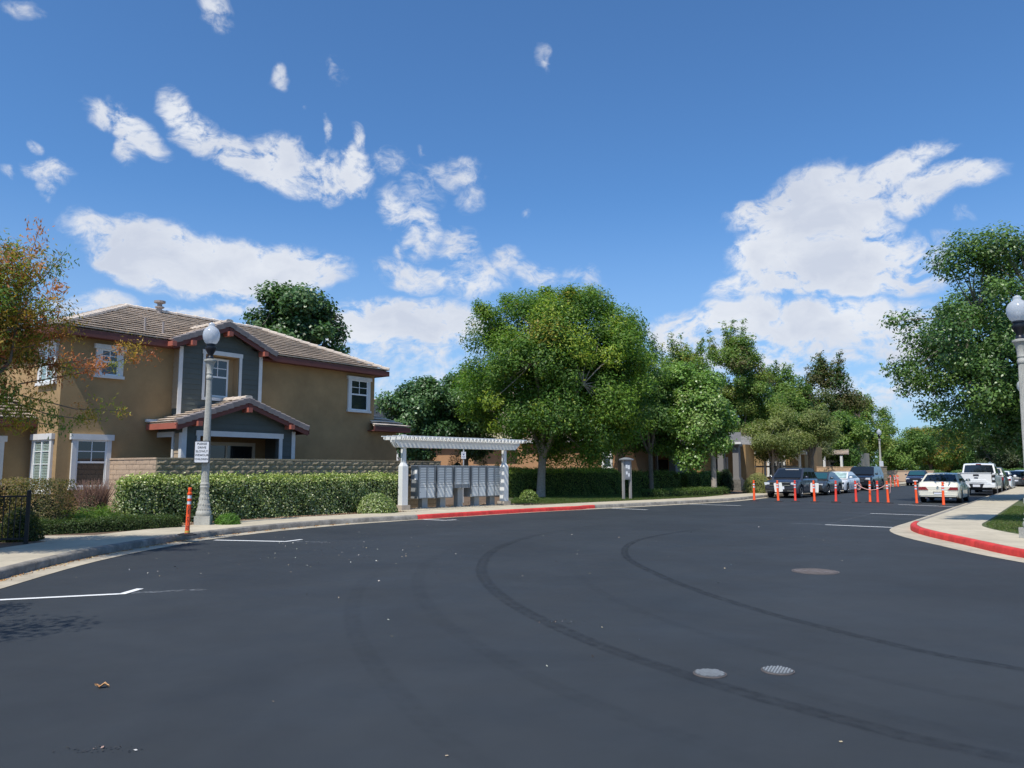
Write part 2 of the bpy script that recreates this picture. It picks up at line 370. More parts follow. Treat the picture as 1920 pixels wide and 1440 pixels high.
# asphalt
poly = [(p.x, p.y) for p in kl[::2]] + [(90, 140), (97, 134)] + [(p.x, p.y) for p in reversed(kr[::2])] + [(60, -6), (60, -60), (-6, -60)]
road = MB().prism(poly, -.05, 0).build('road', asphalt, kind='structure')
def strip(A, B, za, zb, zlow=None):
    b = MB()
    for i in range(len(A) - 1):
        b.quad((A[i].x, A[i].y, za), (A[i + 1].x, A[i + 1].y, za), (B[i + 1].x, B[i + 1].y, zb), (B[i].x, B[i].y, zb))
    return b
strip(gl, kl, .006, .012).build('gutter', gutmat, kind='structure')
b = strip(kr, gr, .012, .006).build('gutter', gutmat, kind='structure')
def kerb(face, side, red, name_parent):
    """kerb stones about 3 m long, each a piece of its own; side = +1 when the pavement is left of travel"""
    par = empty(name_parent); par['kind'] = 'structure'
    back = offset(face, side * .15); top = offset(face, side * .035)
    n = len(face); step = 6; i = 0
    while i < n - 1:
        j = min(i + step, n - 1)
        mid = face[(i + j) // 2]
        b = MB(); prev = None; g = .006
        for k in range(i, j + 1):
            f, t, q = face[k].copy(), top[k].copy(), back[k].copy()
            if k == i or k == j:
                d = (face[min(k + 1, n - 1)] - face[max(k - 1, 0)]).normalized() * (g if k == i else -g)
                f += d; t += d; q += d
            ring = [(f.x, f.y, -.04), (f.x, f.y, .118), (t.x, t.y, .150), (q.x, q.y, .150), (q.x, q.y, -.04)]
            b.v += ring
            if prev is not None:
                m_ = len(b.v) - 5
                for a in range(4): b.f.append((prev + a, m_ + a, m_ + a + 1, prev + a + 1) if side < 0 else (prev + a, prev + a + 1, m_ + a + 1, m_ + a)); b.mi.append(0)
            else: b.f.append((0, 1, 2, 3, 4)); b.mi.append(0)
            prev = len(b.v) - 5
        b.f.append(tuple(prev + a for a in (4, 3, 2, 1, 0))); b.mi.append(0)
        o = b.build('kerb_stone', redmat if red(mid) else kerbmat, par, smooth=50)
        if red(mid): o['label'] = 'kerb stone painted red'
        i = j
    return par
kerb(kl, 1, lambda p: 24.0 < p.y < 31.7 and p.x > -4.4, 'kerb')
kerb(kr, -1, lambda p: p.y < 21.4 and p.x > 5, 'kerb')
# pavements: slabs with open joints
def pavement(face, side, width, y0, y1, z=.150, x_ok=lambda p: True):
    par = empty('pavement'); par['kind'] = 'structure'
    a = offset(face, side * .157); w = offset(face, lambda p: side * (width(p) + .157)); me = None
    i = 0; n = len(face)
    while i < n - 1:
        j = min(i + 3, n - 1); p = face[i]
        if y0 < p.y < y1 and x_ok(p):
            A0, A1, B0, B1 = a[i], a[j], w[i], w[j]; d0 = (A1 - A0).normalized() * .005; d1 = (B1 - B0).normalized() * .005
            am, bmid = a[(i + j) // 2], w[(i + j) // 2]
            pts = [A0 + d0, am, A1 - d0, B1 - d1, bmid, B0 + d1]
            dz = random.uniform(-.0015, .0015)
            bb = MB(); bb.prism([(q.x, q.y) for q in pts], -.04, z + dz)
            bb.build('paving_slab', concrete, par)
        i = j
    return par, w
pl, wl = pavement(kl, 1, lambda p: 1.65, -12, 120)
pr, wr = pavement(kr, -1, lambda p: 1.5 if p.y > 14 else 1.45, 3, 120, x_ok=lambda p: p.x > 8)
# planted ground behind the left pavement (mulch) and behind the right one (lawn)
def patch(name, line, side, far, m, z=.135):
    pts = [(p.x, p.y) for p in line[::2]] + far
    return MB().prism(pts, -.05, z).build(name, m, kind='structure')
patch('planting_bed', offset(kl, 1.80), 1, [(70, 175), (-60, 175), (-60, -12)], soil)
patch('lawn', [p for p in offset(kr, -1.655) if p.y > 9.5 and p.x > 9], -1, [(110, 127), (110, 20), (16, 9)], lawnm)
# pocket of paving beside the railing
MB().prism([(-9.05, 15.6), (-8.75, 17.4), (-10.7, 17.15), (-10.5, 16.6)], -.02, .146).build('path', concrete, kind='structure')
# painted bay marks
white = mat('white_line_paint', (.80, .80, .78), .6, var=.1, vscale=20)
def fade_paint(name, strength):
    m = bpy.data.materials.new(name); m.use_nodes = True; n = m.node_tree.nodes; l = m.node_tree.links; b = n['Principled BSDF']
    b.inputs['Base Color'].default_value = (.6, .62, .64, 1); b.inputs['Roughness'].default_value = .7
    t = n.new('ShaderNodeTexCoord'); q = n.new('ShaderNodeTexNoise'); q.inputs['Scale'].default_value = 14; q.inputs['Detail'].default_value = 6; l.new(t.outputs['Object'], q.inputs['Vector'])
    r = n.new('ShaderNodeMapRange'); l.new(q.outputs[0], r.inputs[0]); r.inputs[1].default_value = .45; r.inputs[2].default_value = .75; r.inputs[4].default_value = strength
    l.new(r.outputs[0], b.inputs['Alpha']); MAT[name] = m; return m
overspray = fade_paint('white_overspray', .35)
def line(p, q, w=.10, m=None, z=.006, name='bay_line'):
    p, q = Vector((*p, 0)), Vector((*q, 0)); d = (q - p).normalized(); s = Vector((-d.y, d.x, 0)) * w / 2
    b = MB(); n = max(2, int((q - p).length / .4))
    for i in range(n):
        a = p + (q - p) * i / n; c = p + (q - p) * (i + 1) / n
        b.quad((*(a - s).xy, z), (*(c - s).xy, z), (*(c + s).xy, z), (*(a + s).xy, z))
    return b.build(name, m or white, kind='structure')
def bay(p, q, tick):     # a line running out from the kerb and its short tick at the road end
    line(p, q, .10 if p[1] < 15 else .13); q = Vector((*q, 0)); t = Vector((*tick, 0)); line(q.xy - t.xy * .1, (q + t).xy, z=.0075)
    line((q + (q - Vector((*p, 0))).normalized() * .1).xy, (q + (q - Vector((*p, 0))).normalized() * 1.0).xy, .14, overspray, .009)
bay((-7.2, 9.35), (-5.02, 10.15), (.02, .42))
bay((-6.75, 17.72), (-5.03, 17.36), (.22, .5))
bay((-3.15, 25.15), (-2.1, 24.5), (.32, .3))
bay((3.85, 32.3), (5.35, 30.9), (.06, .02))
bay((8.2, 35.75), (10.1, 34.4), (.05, .02))
bay((10.75, 21.35), (9.12, 22.55), (-.05, .03))
bay((14.75, 26.95), (13.1, 28.3), (-.05, .03))
bay((19.0, 33.4), (17.7, 35.5), (-.05, .03))
line((9.35, 23.0), (13.0, 28.1), .04, overspray, .0055, 'chalk_line')
# tyre marks: rubber laid on the new seal coat
def skidmat(name, strength):
    m = bpy.data.materials.new(name); m.use_nodes = True; n = m.node_tree.nodes; l = m.node_tree.links; b = n['Principled BSDF']
    b.inputs['Base Color'].default_value = (.012, .012, .014, 1); b.inputs['Roughness'].default_value = .6; b.inputs['Specular IOR Level'].default_value = .3
    a = n.new('ShaderNodeAttribute'); a.attribute_name = 'fade'
    t = n.new('ShaderNodeTexCoord'); q = n.new('ShaderNodeTexNoise'); q.inputs['Scale'].default_value = 9; q.inputs['Detail'].default_value = 12; q.inputs['Roughness'].default_value = .75; l.new(t.outputs['Object'], q.inputs['Vector'])
    r = n.new('ShaderNodeMapRange'); l.new(q.outputs[0], r.inputs[0]); r.inputs[1].default_value = .40; r.inputs[2].default_value = .60; r.inputs[3].default_value = .12; r.inputs[4].default_value = 1
    x = n.new('ShaderNodeMath'); x.operation = 'MULTIPLY'; l.new(a.outputs['Fac'], x.inputs[0]); l.new(r.outputs[0], x.inputs[1])
    y = n.new('ShaderNodeMath'); y.operation = 'MULTIPLY'; l.new(x.outputs[0], y.inputs[0]); y.inputs[1].default_value = strength
    l.new(y.outputs[0], b.inputs['Alpha']); MAT[name] = m; return m
def skid(P, w, strength, z):
    P = catmull(P, .35); n = len(P); offs = [-.5, -.42, -.2, .05, .3, .45, .5]; prof = [0, .75, 1, .55, 1, .7, 0]
    V = []; Fd = []
    rows = [offset(P, o * w) for o in offs]
    for i in range(n):
        e = min(1, i / 8, (n - 1 - i) / 12)
        for k in range(len(offs)): V.append((rows[k][i].x, rows[k][i].y, z)); Fd.append(prof[k] * max(e, 0))
    m_ = len(offs); Fc = [(i * m_ + k, i * m_ + k + 1, (i + 1) * m_ + k + 1, (i + 1) * m_ + k) for i in range(n - 1) for k in range(m_ - 1)]
    me = bpy.data.meshes.new('tyre_mark'); me.from_pydata(V, [], Fc); a = me.attributes.new('fade', 'FLOAT', 'POINT'); a.data.foreach_set('value', Fd)
    me.materials.append(skidmat('tyre_rubber_%d' % len(MAT), strength)); o = link('tyre_mark', me); o['kind'] = 'structure'
skid([(8.2, 3.0), (6.3, 4.4), (4.11, 6.38), (3.4, 7.5), (2.7, 9.4), (2.25, 11.84), (2.12, 14.6), (2.74, 17.4), (4.2, 19.9), (6.2, 22.2)], .15, .42, .004)
skid([(4.6, 3.2), (2.74, 4.5), (2.17, 5.09), (1.49, 6.01), (.7, 7.47), (-.07, 9.7), (-.48, 12.4), (-.34, 15.6), (.52, 18.8), (1.9, 21.5)], .20, .30, .0045)
skid([(7.0, 2.6), (4.6, 4.2), (2.9, 6.0), (1.9, 7.7), (1.25, 9.8), (1.0, 12.4), (1.2, 15.2)], .14, .10, .005)
skid([(2.3, 3.4), (1.2, 4.6), (.2, 6.1), (-.75, 8.4), (-1.3, 10.9), (-1.45, 13.6), (-1.0, 17.2)], .20, .10, .0055)
skid([(.6, 3.3), (-.5, 5.0), (-1.6, 8.0), (-2.1, 11.2), (-1.9, 14.4)], .2, .10, .006)
skid([(3.6, 3.9), (2.2, 5.6), (1.2, 7.6)], .2, .12, .0065)
# drain and meter covers
iron = mat('cast_iron', (.33, .35, .36), .55, metal=.35, var=.2, vscale=30, bump=.3, bscale=80)
ironb = mat('rusty_iron', (.150, .128, .120), .75, metal=.2, var=.25, vscale=8, bump=.3, bscale=60)
def cover(x, y, r, m, label, rz):
    e = empty('manhole_cover', (x, y, 0), rz, label, 'manhole cover', 'round iron covers let into the road')
    MB().lathe([(r * 1.09, .001), (r * 1.09, .008), (r * 1.03, .009), (r * 1.03, .004)], 32, cap=False).build('frame_ring', ironb, e)
    b = MB(); b.lathe([(r, .0), (r, .012)], 32)
    k = int(2 * r / (.022 if r < .2 else .05)) ; st = 2 * r / k
    if r < .2:
        b.build('lid', mat('iron_recess', (.09, .095, .10), .7), e); b = MB()
        for i in range(k):
            for j in range(k):
                cx, cy = -r + (i + .5) * st, -r + (j + .5) * st
                if cx * cx + cy * cy < (r * .92) ** 2: b.box(cx - st * .3, cx + st * .3, cy - st * .3, cy + st * .3, .012, .017)
    else:
        for rr in (.35, .62, .88): b.lathe([(r * rr, .012), (r * rr, .016), (r * (rr + .05), .016), (r * (rr + .05), .012)], 32, cap=False)
    b.build('lid' if r > .2 else 'cast_studs', m, e)
cover(1.555, 6.25, .118, iron, 'small pale round cover on the asphalt, left one of the close pair', .85)
cover(2.12, 6.34, .118, iron, 'small pale round cover on the asphalt, right one of the close pair', 1.1)
cover(4.77, 12.33, .325, ironb, 'larger brownish round cover farther off on the asphalt', 0)
# dry leaves in the gutter, pale petals and crumbs on the asphalt
def scatter_flat(name, P, size, cols, wts, m, lift=.006, tilt=.35):
    P = np.array(P); N = len(P); n = np.tile([0., 0., 1.], (N, 1)) + rng.normal(size=(N, 3)) * tilt; P[:, 2] += lift
    me = leaves(name, P, n, size, size * .6, pal(N, cols, wts), m); o = link(name, me); o['kind'] = 'stuff'; return o
litter = mat('leaf_litter', (.3, .2, .1), .9, attr=True)
P = []
for p, q in zip(gl, kl):
    if 6 < p.y < 23:
        for _ in range(64):
            t = 1 - abs(rng.normal(0, .16)); x = p + (q - p) * t
            P.append((x.x + rng.normal() * .02, x.y + rng.uniform(-.25, .25), .012))
scatter_flat('gutter_leaves', P, .035, [(.38, .19, .07), (.45, .30, .12), (.25, .11, .05), (.5, .42, .2)], [4, 3, 2, 1], litter)
P = []
for _ in range(120):
    Y = rng.uniform(4.5, 31) if rng.random() < .4 else rng.uniform(11, 22); X = rng.uniform(-.62, .5) * Y * .9
    if -6.6 + .0 < X < 8.5: P.append((X, Y, .002))
for _ in range(110):
    P.append((rng.normal(-3.2, 1.3), rng.normal(15.5, 2.2), .002))
P = [p for p in P if p[0] > -6.6]
scatter_flat('road_crumbs', P, .030, [(.50, .47, .40), (.36, .30, .2), (.02, .02, .02), (.7, .68, .6)], [4, 3, 2, 1.2], litter)
P = []
for _ in range(34): P.append((rng.normal(-2.35, .12), rng.normal(4.62, .03), .002))
for _ in range(24): P.append((rng.normal(.5, .12), rng.normal(8.3, .06), .002))
scatter_flat('road_crumbs', P, .02, [(.03, .03, .03), (.35, .25, .2), (.6, .6, .6)], [5, 1, 1], litter)
# the curled leaf in the foreground
b = MB()
for i in range(6):
    for sgn in (-1, 1):
        x0, x1 = -.05 + i * .0167, -.05 + (i + 1) * .0167
        w0, w1 = .024 * math.sin(math.pi * (x0 + .05) / .1) + .001, .024 * math.sin(math.pi * min(1, (x1 + .05) / .1)) + .001
        z0, z1 = .008 + .012 * math.sin(4 * x0 * 25), .008 + .012 * math.sin(4 * x1 * 25)
        q = [(x0, 0, z0), (x1, 0, z1), (x1, sgn * w1, z1 + .014), (x0, sgn * w0, z0 + .014)]
        b.quad(*(q if sgn > 0 else q[::-1]))
o = b.build('fallen_leaf', mat('dry_leaf', (.55, .30, .13), .7, var=.3, vscale=60)); o.location = (-3.02, 5.87, .004); o.rotation_euler = (0, 0, .3)
tag(o, 'curled tan leaf lying alone on the foreground asphalt', 'leaf')
# ================================================================ HOUSES
stucco = mat('tan_stucco', (.368, .240, .112), .92, var=.08, vscale=1.2, bump=.6, bscale=45, stain=.18, stscale=.45)
stucco2 = mat('pale_stucco_recess', (.40, .27, .14), .9, var=.05, bump=.4, bscale=45)
peach = mat('peach_stucco', (.42, .235, .120), .92, var=.06, vscale=1, bump=.4, bscale=40, stain=.1, stscale=.5)
yellow = mat('yellow_stucco', (.47, .29, .115), .92, var=.06, vscale=1, bump=.4, bscale=40, stain=.08, stscale=.5)
sidemat = mat('grey_green_siding', (.086, .100, .090), .75, var=.08, vscale=5, objvar=.06)
sidetan = mat('tan_siding', (.40, .31, .21), .75, var=.06, vscale=5, objvar=.05)
trim = mat('white_trim', (.68, .67, .64), .6, var=.05, vscale=6, stain=.06, stscale=2)
redwood = mat('brick_red_fascia', (.145, .046, .036), .65, var=.12, vscale=4)
tilem = mat('roof_tile', (.68, .58, .48), .9, var=.10, vscale=5, bump=.3, bscale=30, attr=False, stain=.2, stscale=1.2, objvar=.07)
rakem = mat('rake_tile', (.225, .195, .185), .9, var=.16, vscale=6, bump=.3, bscale=30, objvar=.12)
darkglass = mat('window_glass', (.018, .024, .030), .04, spec=.9)
glass = glassmat('clear_glass')
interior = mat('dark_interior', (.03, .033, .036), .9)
blindm = mat('white_blind', (.62, .65, .62), .7)
vinyl = mat('white_vinyl', (.78, .79, .78), .45)
doorglass = mat('patio_glass', (.02, .024, .026), .05, spec=.8)

def T(ox, oy, oz, ang):        # local frame of a wall: x along it, y out of it toward the viewer, z up
    return Matrix.Translation((ox, oy, oz)) @ Matrix.Rotation(ang, 4, 'Z')
def wall_frame(x=0, y=0, side='front'):
    # house-local: x along the long front, +y into the house. out = -y
    if side == 'front': M = Matrix(((1, 0, 0, x), (0, -1, 0, y), (0, 0, 1, 0), (0, 0, 0, 1)))
    else: M = Matrix(((0, -1, 0, x), (1, 0, 0, y), (0, 0, 1, 0), (0, 0, 0, 1)))      # left end wall: a runs into the house, out = -x
    return M
class WB(MB):                  # builder in wall coordinates (a, out, z) -> fixes winding when the frame mirrors
    def __init__(s, M): super().__init__(M); s.flip = M.to_3x3().determinant() < 0
    def mesh(s, *a, **k):
        if s.flip: s.f = [f[::-1] for f in s.f]; s.flip = False
        return super().mesh(*a, **k)
def window(par, M, a0, a1, z0, z1, tw=.13, head=.17, sill=True, kind='sash', blinds=False, proud=.07, gl=None, small=False, horn=.06):
    """a0..z1 is the opening inside the trim"""
    t = WB(M)
    t.box(a0 - tw, a0, 0.001, proud, z0, z1); t.box(a1, a1 + tw, 0.001, proud, z0, z1)
    t.box(a0 - tw - horn, a1 + tw + horn, 0.001, proud + .03, z1, z1 + head)
    if sill: t.box(a0 - tw - horn * .6, a1 + tw + horn * .6, 0.001, proud + .04, z0 - .09, z0)
    else: t.box(a0 - tw, a1 + tw, 0.001, proud, z0 - .1, z0)
    tr = t.build('window', trim, par)
    f = WB(M); w = .045
    f.box(a0, a0 + w, .003, .05, z0, z1); f.box(a1 - w, a1, .003, .05, z0, z1); f.box(a0 + w, a1 - w, .003, .05, z0, z0 + w); f.box(a0 + w, a1 - w, .003, .05, z1 - w, z1)
    m = (a0 + a1) / 2; zm = z0 + (z1 - z0) * .52
    if kind == 'sash': f.box(a0 + w, a1 - w, .01, .055, zm - .028, zm + .028)
    else: f.box(m - .03, m + .03, .01, .055, z0 + w, z1 - w)
    f.build('sash_frame', vinyl, tr)
    bk = WB(M); bk.box(a0 + w, a1 - w, .002, .004, z0 + w, z1 - w); bk.build('dark_backing', interior, tr)  # flat dark sheet; the unlit room is only its colour
    if blinds:
        s = WB(M); z = z0 + w + .02
        while z < z1 - w - .02: s.box(a0 + w + .01, a1 - w - .01, .008, .022, z, z + .028); z += .045
        s.build('blind', blindm, tr, kind='stuff')
    mu = WB(M)
    def pane(x0, x1, y0, y1, o=.028):
        p = WB(M); p.box(x0, x1, o, o + .006, y0, y1); p.build('pane', glass if blinds else (gl or darkglass), tr)
    if kind == 'sash':
        za = (zm + .028 + z1 - w) / 2
        if not small:
            mu.box(m - .012, m + .012, .02, .045, zm + .028, z1 - w); mu.box(a0 + w, a1 - w, .02, .043, za - .012, za + .012)
            for x0, x1 in ((a0 + w, m - .012), (m + .012, a1 - w)):
                for y0, y1 in ((zm + .028, za - .012), (za + .012, z1 - w)): pane(x0, x1, y0, y1)
        else: pane(a0 + w, a1 - w, zm + .028, z1 - w)
        pane(a0 + w, a1 - w, z0 + w, zm - .028, .024)
    else:
        for x0, x1 in ((a0 + w, m - .03), (m + .03, a1 - w)):
            q = (x0 + x1) / 2; zs = [z0 + w, z0 + (z1 - z0) * .52, z0 + (z1 - z0) * .77, z1 - w]
            for zz in zs[1:3]: mu.box(x0, x1, .024, .042, zz - .01, zz + .01)
            for k in range(3): pane(x0, x1, zs[k] + .01, zs[k + 1] - .01)
    if mu.v: mu.build('glazing_bars', vinyl, tr)
    return tr

def roof_plane(par, p0, p1, q0, q1, course=.30, tw=.33, name='roof_tiles', m=None, lift=.09, thick=.0, skip=None):
    """tiles laid in courses from the eave p0-p1 up to q0-q1, each tile its own solid; they are too small to pick apart singly"""
    p0, p1, q0, q1 = map(Vector, (p0, p1, q0, q1)); ex = (p1 - p0).normalized()
    slope = ((q0 + q1) / 2 - (p0 + p1) / 2); up = (slope - ex * slope.dot(ex)); Ls = up.length; up.normalize(); nrm = ex.cross(up)
    if nrm.z < 0: nrm = -nrm
    n = max(1, round(Ls / course)); b = MB()
    # deck
    b.cm = 0
    off = -nrm * .012
    if not skip: b.quad(p0 + off, p1 + off, q1 + off, q0 + off) if (q0 - q1).length > 1e-4 else b.quad(p0 + off, p1 + off, q0 + off)
    for i in range(n):
        f0, f1 = i / n, min(1, (i + 1) / n + .12 / n)
        l0, r0 = p0.lerp(q0, f0), p1.lerp(q1, f0); l1, r1 = p0.lerp(q0, f1), p1.lerp(q1, f1)
        wd = (r0 - l0).length; k = max(1, round(wd / tw)); sh = (.5 if i % 2 else 0)
        cuts = sorted(set([0.0, 1.0] + [min(1, max(0, (j + sh) / k)) for j in range(k + 1)]))
        for c0, c1 in zip(cuts[:-1], cuts[1:]):
            if (c1 - c0) * wd < .02: continue
            if skip and skip((l0.lerp(r0, (c0 + c1) / 2) + l1.lerp(r1, (c0 + c1) / 2)) / 2): continue
            g = .004 / max(wd, .01); dz = random.uniform(-.004, .006); a, c = c0 + g, c1 - g
            lo0, lo1 = l0.lerp(r0, a) + nrm * (lift + dz), l0.lerp(r0, c) + nrm * (lift + dz)
            hi0, hi1 = l1.lerp(r1, a) + nrm * (thick + dz), l1.lerp(r1, c) + nrm * (thick + dz)
            bo0, bo1 = lo0 - nrm * (lift * .38), lo1 - nrm * (lift * .38)
            b.add([lo0, lo1, hi1, hi0, bo0, bo1], [(0, 1, 2, 3), (4, 5, 1, 0), (4, 0, 3), (1, 5, 2), (3, 2, 5, 4)])
    o = b.build(name, m or tilem, par, kind='stuff'); return o
def tile_run(par, p, q, n, w=.26, th=.07, name='rake_tile', m=None, drop=0.0, up=(0, 0, 1)):
    """cap tiles one by one along p-q, each overlapping the one below"""
    p, q = Vector(p), Vector(q); d = (q - p) / n
    L = d.length
    me_b = MB(); hw = w / 2
    vs = []
    for x, z in ((0, .028), (L * 1.06, 0)):
        vs += [(x, -hw, z - th), (x, -hw, z + .0), (x, -hw * .55, z + .035), (x, hw * .55, z + .035), (x, hw, z), (x, hw, z - th)]
    fs = [(0, 1, 2, 3, 4, 5), (11, 10, 9, 8, 7, 6)] + [(i, i + 6, i + 7, i + 1) for i in range(5)]
    me_b.add(vs, fs); me = me_b.mesh(name, m or rakem)
    x = d.normalized(); side = Vector(up).cross(x).normalized(); z = x.cross(side)
    Mr = Matrix((x, side, z)).transposed().to_euler()
    for i in range(n):
        j = Vector((random.uniform(-.004, .004), random.uniform(-.004, .004), random.uniform(-.004, .004)))
        link(name, me, par, p + d * i + j + Vector((0, 0, drop)), Mr)
_sid = {}
def siding(par, M, a0f, a1f, z0, z1, m, pitch=.17, holes=(), name='siding_board'):
    """lap boards one by one; a0f/a1f give the board's ends at a height; holes = (a0, a1, z0, z1)"""
    key = m.name
    if key not in _sid:
        b = MB(); b.add([(0, 0, 0), (1, 0, 0), (1, .022, 0), (0, .022, 0), (0, 0, 1), (1, 0, 1), (1, .006, 1.0), (0, .006, 1.0)],
                        [(0, 1, 2, 3), (3, 2, 6, 7), (0, 4, 5, 1), (4, 7, 6, 5), (0, 3, 7, 4), (1, 5, 6, 2)]); _sid[key] = b
    z = z0
    while z < z1 - .01:
        zt = min(z + pitch, z1); zm = (z + zt) / 2
        a0, a1 = a0f(zt), a1f(zt)
        spans = [(a0, a1)]
        for h in holes:
            if h[2] - .05 < zm < h[3]: spans = [s for t in spans for s in ((t[0], min(t[1], h[0])), (max(t[0], h[1]), t[1])) if s[1] - s[0] > .02]
        for s0, s1 in spans:
            if s1 - s0 < .03: continue
            b = WB(M @ Matrix.Translation((s0, .002, z)) @ Matrix.Diagonal((s1 - s0, 1, (zt - z) + .004, 1)))
            src = _sid[key]; b.add(src.v, [f[::-1] for f in src.f]); b.build(name, m, par)
        z += pitch

# ---------------------------------------------------------------- the near house (local x along its long front, local y into it)
HA = R(53.5)
house = empty('house', (-13.0, 22.0, .0), HA, 'near two-storey tan stucco house with grey gabled bay and porch behind the hedge', 'house')
HB = 5.50      # eave underside
F0 = wall_frame(0, 0); L0 = wall_frame(0, 0, 'left')
b = MB(); b.box(0, 12.22, 0, 6.7, -.05, HB); b.build('wall', stucco, house)
b = MB(); b.box(12.222, 13.56, .004, 5.5, -.05, 3.25); b.build('wall', stucco, house)
b = MB(); b.box(-2.3, -.002, 1.75, 6.2, -.05, 2.95); b.build('wall', stucco, house)
# main hip roof: overhang .4, ridge at depth 3.35, z 7.25
EZ, RZ = 5.66, 7.27; o_ = .42; rd = 3.35
e = [(-o_, -o_, EZ), (12.22 + o_, -o_, EZ), (12.22 + o_, 6.7 + o_, EZ), (-o_, 6.7 + o_, EZ)]
rA, rB = (3.35, rd, RZ), (9.0, rd, RZ)
roof_plane(house, e[0], e[1], rA, rB, skip=lambda p: p.z < 6.50 - .445 * abs(p.x - 4.935) - .05 and p.y < 1.6)
db = MB(); z_ = -.02          # roof deck, left open where the bay's gable cuts through
db.add([(-.42, -.42, 5.66 + z_), (2.97, -.42, 5.66 + z_), (4.935, 1.5, 6.50 + z_), (6.90, -.42, 5.66 + z_), (12.64, -.42, 5.66 + z_), (9.0, 3.35, 7.27 + z_), (3.35, 3.35, 7.27 + z_)], [(0, 1, 6), (1, 2, 6), (2, 5, 6), (2, 3, 5), (3, 4, 5)])
db.build('roof_deck', tilem, house)
roof_plane(house, e[1], e[2], rB, rB); roof_plane(house, e[2], e[3], rB, rA); roof_plane(house, e[3], e[0], rA, rA)
for p, q, n in ((e[0], rA, 16), (e[1], rB, 16), (rA, rB, 15)): tile_run(house, p, q, n, w=.27, name='ridge_tile', m=tilem, drop=.1)
BXa, BXb = 3.36, 6.51
b = MB()
b.box(-o_ + .03, 12.22 + o_ - .03, -.001, 6.7 + o_ - .03, HB - .02, HB + .03); b.box(-o_ + .03, BXa, -o_ + .03, -.003, HB - .02, HB + .03); b.box(BXb, 12.22 + o_ - .03, -o_ + .03, -.003, HB - .02, HB + .03)      # soffit boards
b.build('soffit', redwood, house)
for xa, xb in ((-o_, 3.02), (6.86, 12.22 + o_)): MB().beam((xa, -o_, EZ - .10), (xb, -o_, EZ - .10), .04, .20).build('fascia', redwood, house)
for p, q in ((1, 2), (2, 3), (3, 0)):
    MB().beam((e[p][0], e[p][1], EZ - .10), (e[q][0], e[q][1], EZ - .10), .04, .20).build('fascia', redwood, house)
# roof vents
def pipe(x, y, z, h, r, cap=False):
    b = MB(); b.lathe([(r, -.4), (r, h)], 12, (x, y, z))
    if cap: b.lathe([(r * 1.1, h * .55), (r * 1.9, h * .62), (r * 1.9, h * .70), (r * 1.1, h * .76)], 12, (x, y, z)); b.lathe([(r * 1.5, h), (r * 2.3, h + .02), (r * 2.3, h + .09), (r * .5, h + .12)], 12, (x, y, z))
    b.build('roof_vent', mat('galvanised_vent', (.30, .26, .24), .6, metal=.3), house)
pipe(4.55, 3.2, 7.2, .42, .085, True); pipe(2.55, .35, 6.02, .42, .035); pipe(3.10, .25, 5.98, .40, .035)
# right one-storey end and its little roof
b_e = [(11.85, -.42, 3.36), (13.95, -.42, 3.36), (13.95, 5.8, 3.36), (12.222, 5.8, 3.36)]
roof_plane(house, b_e[0], b_e[1], (12.23, .75, 3.92), (12.7, .75, 3.92)); roof_plane(house, b_e[1], b_e[2], (12.7, .75, 3.92), (12.7, 5.0, 3.92))
MB().beam((11.85, -.42, 3.26), (13.95, -.42, 3.26), .04, .2).build('fascia', redwood, house)
MB().beam((13.95, -.42, 3.26), (13.95, 5.8, 3.26), .04, .2).build('fascia', redwood, house)
b = MB(); b.box(11.87, 13.93, -.40, -.003, 3.16, 3.2); b.build('soffit', redwood, house)
# left wing roof
roof_plane(house, (-2.7, 1.35, 3.05), (-.003, 1.35, 3.05), (-2.7, 3.6, 3.95), (-.003, 3.6, 3.95))
MB().beam((-2.7, 1.35, 2.95), (-.01, 1.35, 2.95), .04, .22).build('fascia', redwood, house)
b = MB(); b.box(-2.68, -.01, 1.37, 1.745, 2.84, 2.87); b.build('soffit', redwood, house)
MB().beam((-2.7, 1.35, 2.95), (-2.7, 5.8, 2.95), .04, .22).build('fascia', redwood, house)
# windows
window(house, F0, .52, 1.38, 1.10, 2.46)
window(house, F0, 1.06, 1.58, 4.42, 5.20, tw=.15, head=.14)
window(house, F0, 10.90, 11.80, 3.98, 5.20, tw=.14, head=.14)
window(house, L0, .34, 1.38, .98, 2.46, kind='slider', blinds=True)
window(house, L0, .42, 1.30, 4.15, 5.20, kind='slider', blinds=True)
Mw = wall_frame(0, 1.75)
window(house, Mw, -1.75, -.85, .95, 2.40, blinds=False)
# ---- projecting grey bay
BW = .30; BX0, BX1 = 3.39, 6.48; BZ0 = 3.35; AX, AZ = 4.935, 6.50; bsl = (AZ - 5.66) / (AX - 2.99)
FB = wall_frame(0, -BW)
def gab(z, ax, az, sl): return (az - z) / sl
OP = (4.30, 5.58, 3.98, 5.42)
b = MB()        # bay body around the window opening
def bx(x0, x1, z0, z1): b.box(x0, x1, -BW, -.004, z0, z1)
bx(BX0, OP[0], BZ0, 5.60); bx(OP[1], BX1, BZ0, 5.60); bx(OP[0], OP[1], BZ0, OP[2]); bx(OP[0], OP[1], OP[3], 5.60)
b.add([(BX0, -BW, 5.601), (BX1, -BW, 5.601), (AX, -BW, AZ - .13), (BX0, 1.0, 5.601), (BX1, 1.0, 5.601), (AX, 1.0, AZ - .13)], [(0, 1, 2), (5, 4, 3), (0, 2, 5, 3), (1, 4, 5, 2)])
b.build('bay', sidemat, house)
rv = MB(); rv.box(OP[0], OP[1], -.003, .0, OP[2], OP[3])
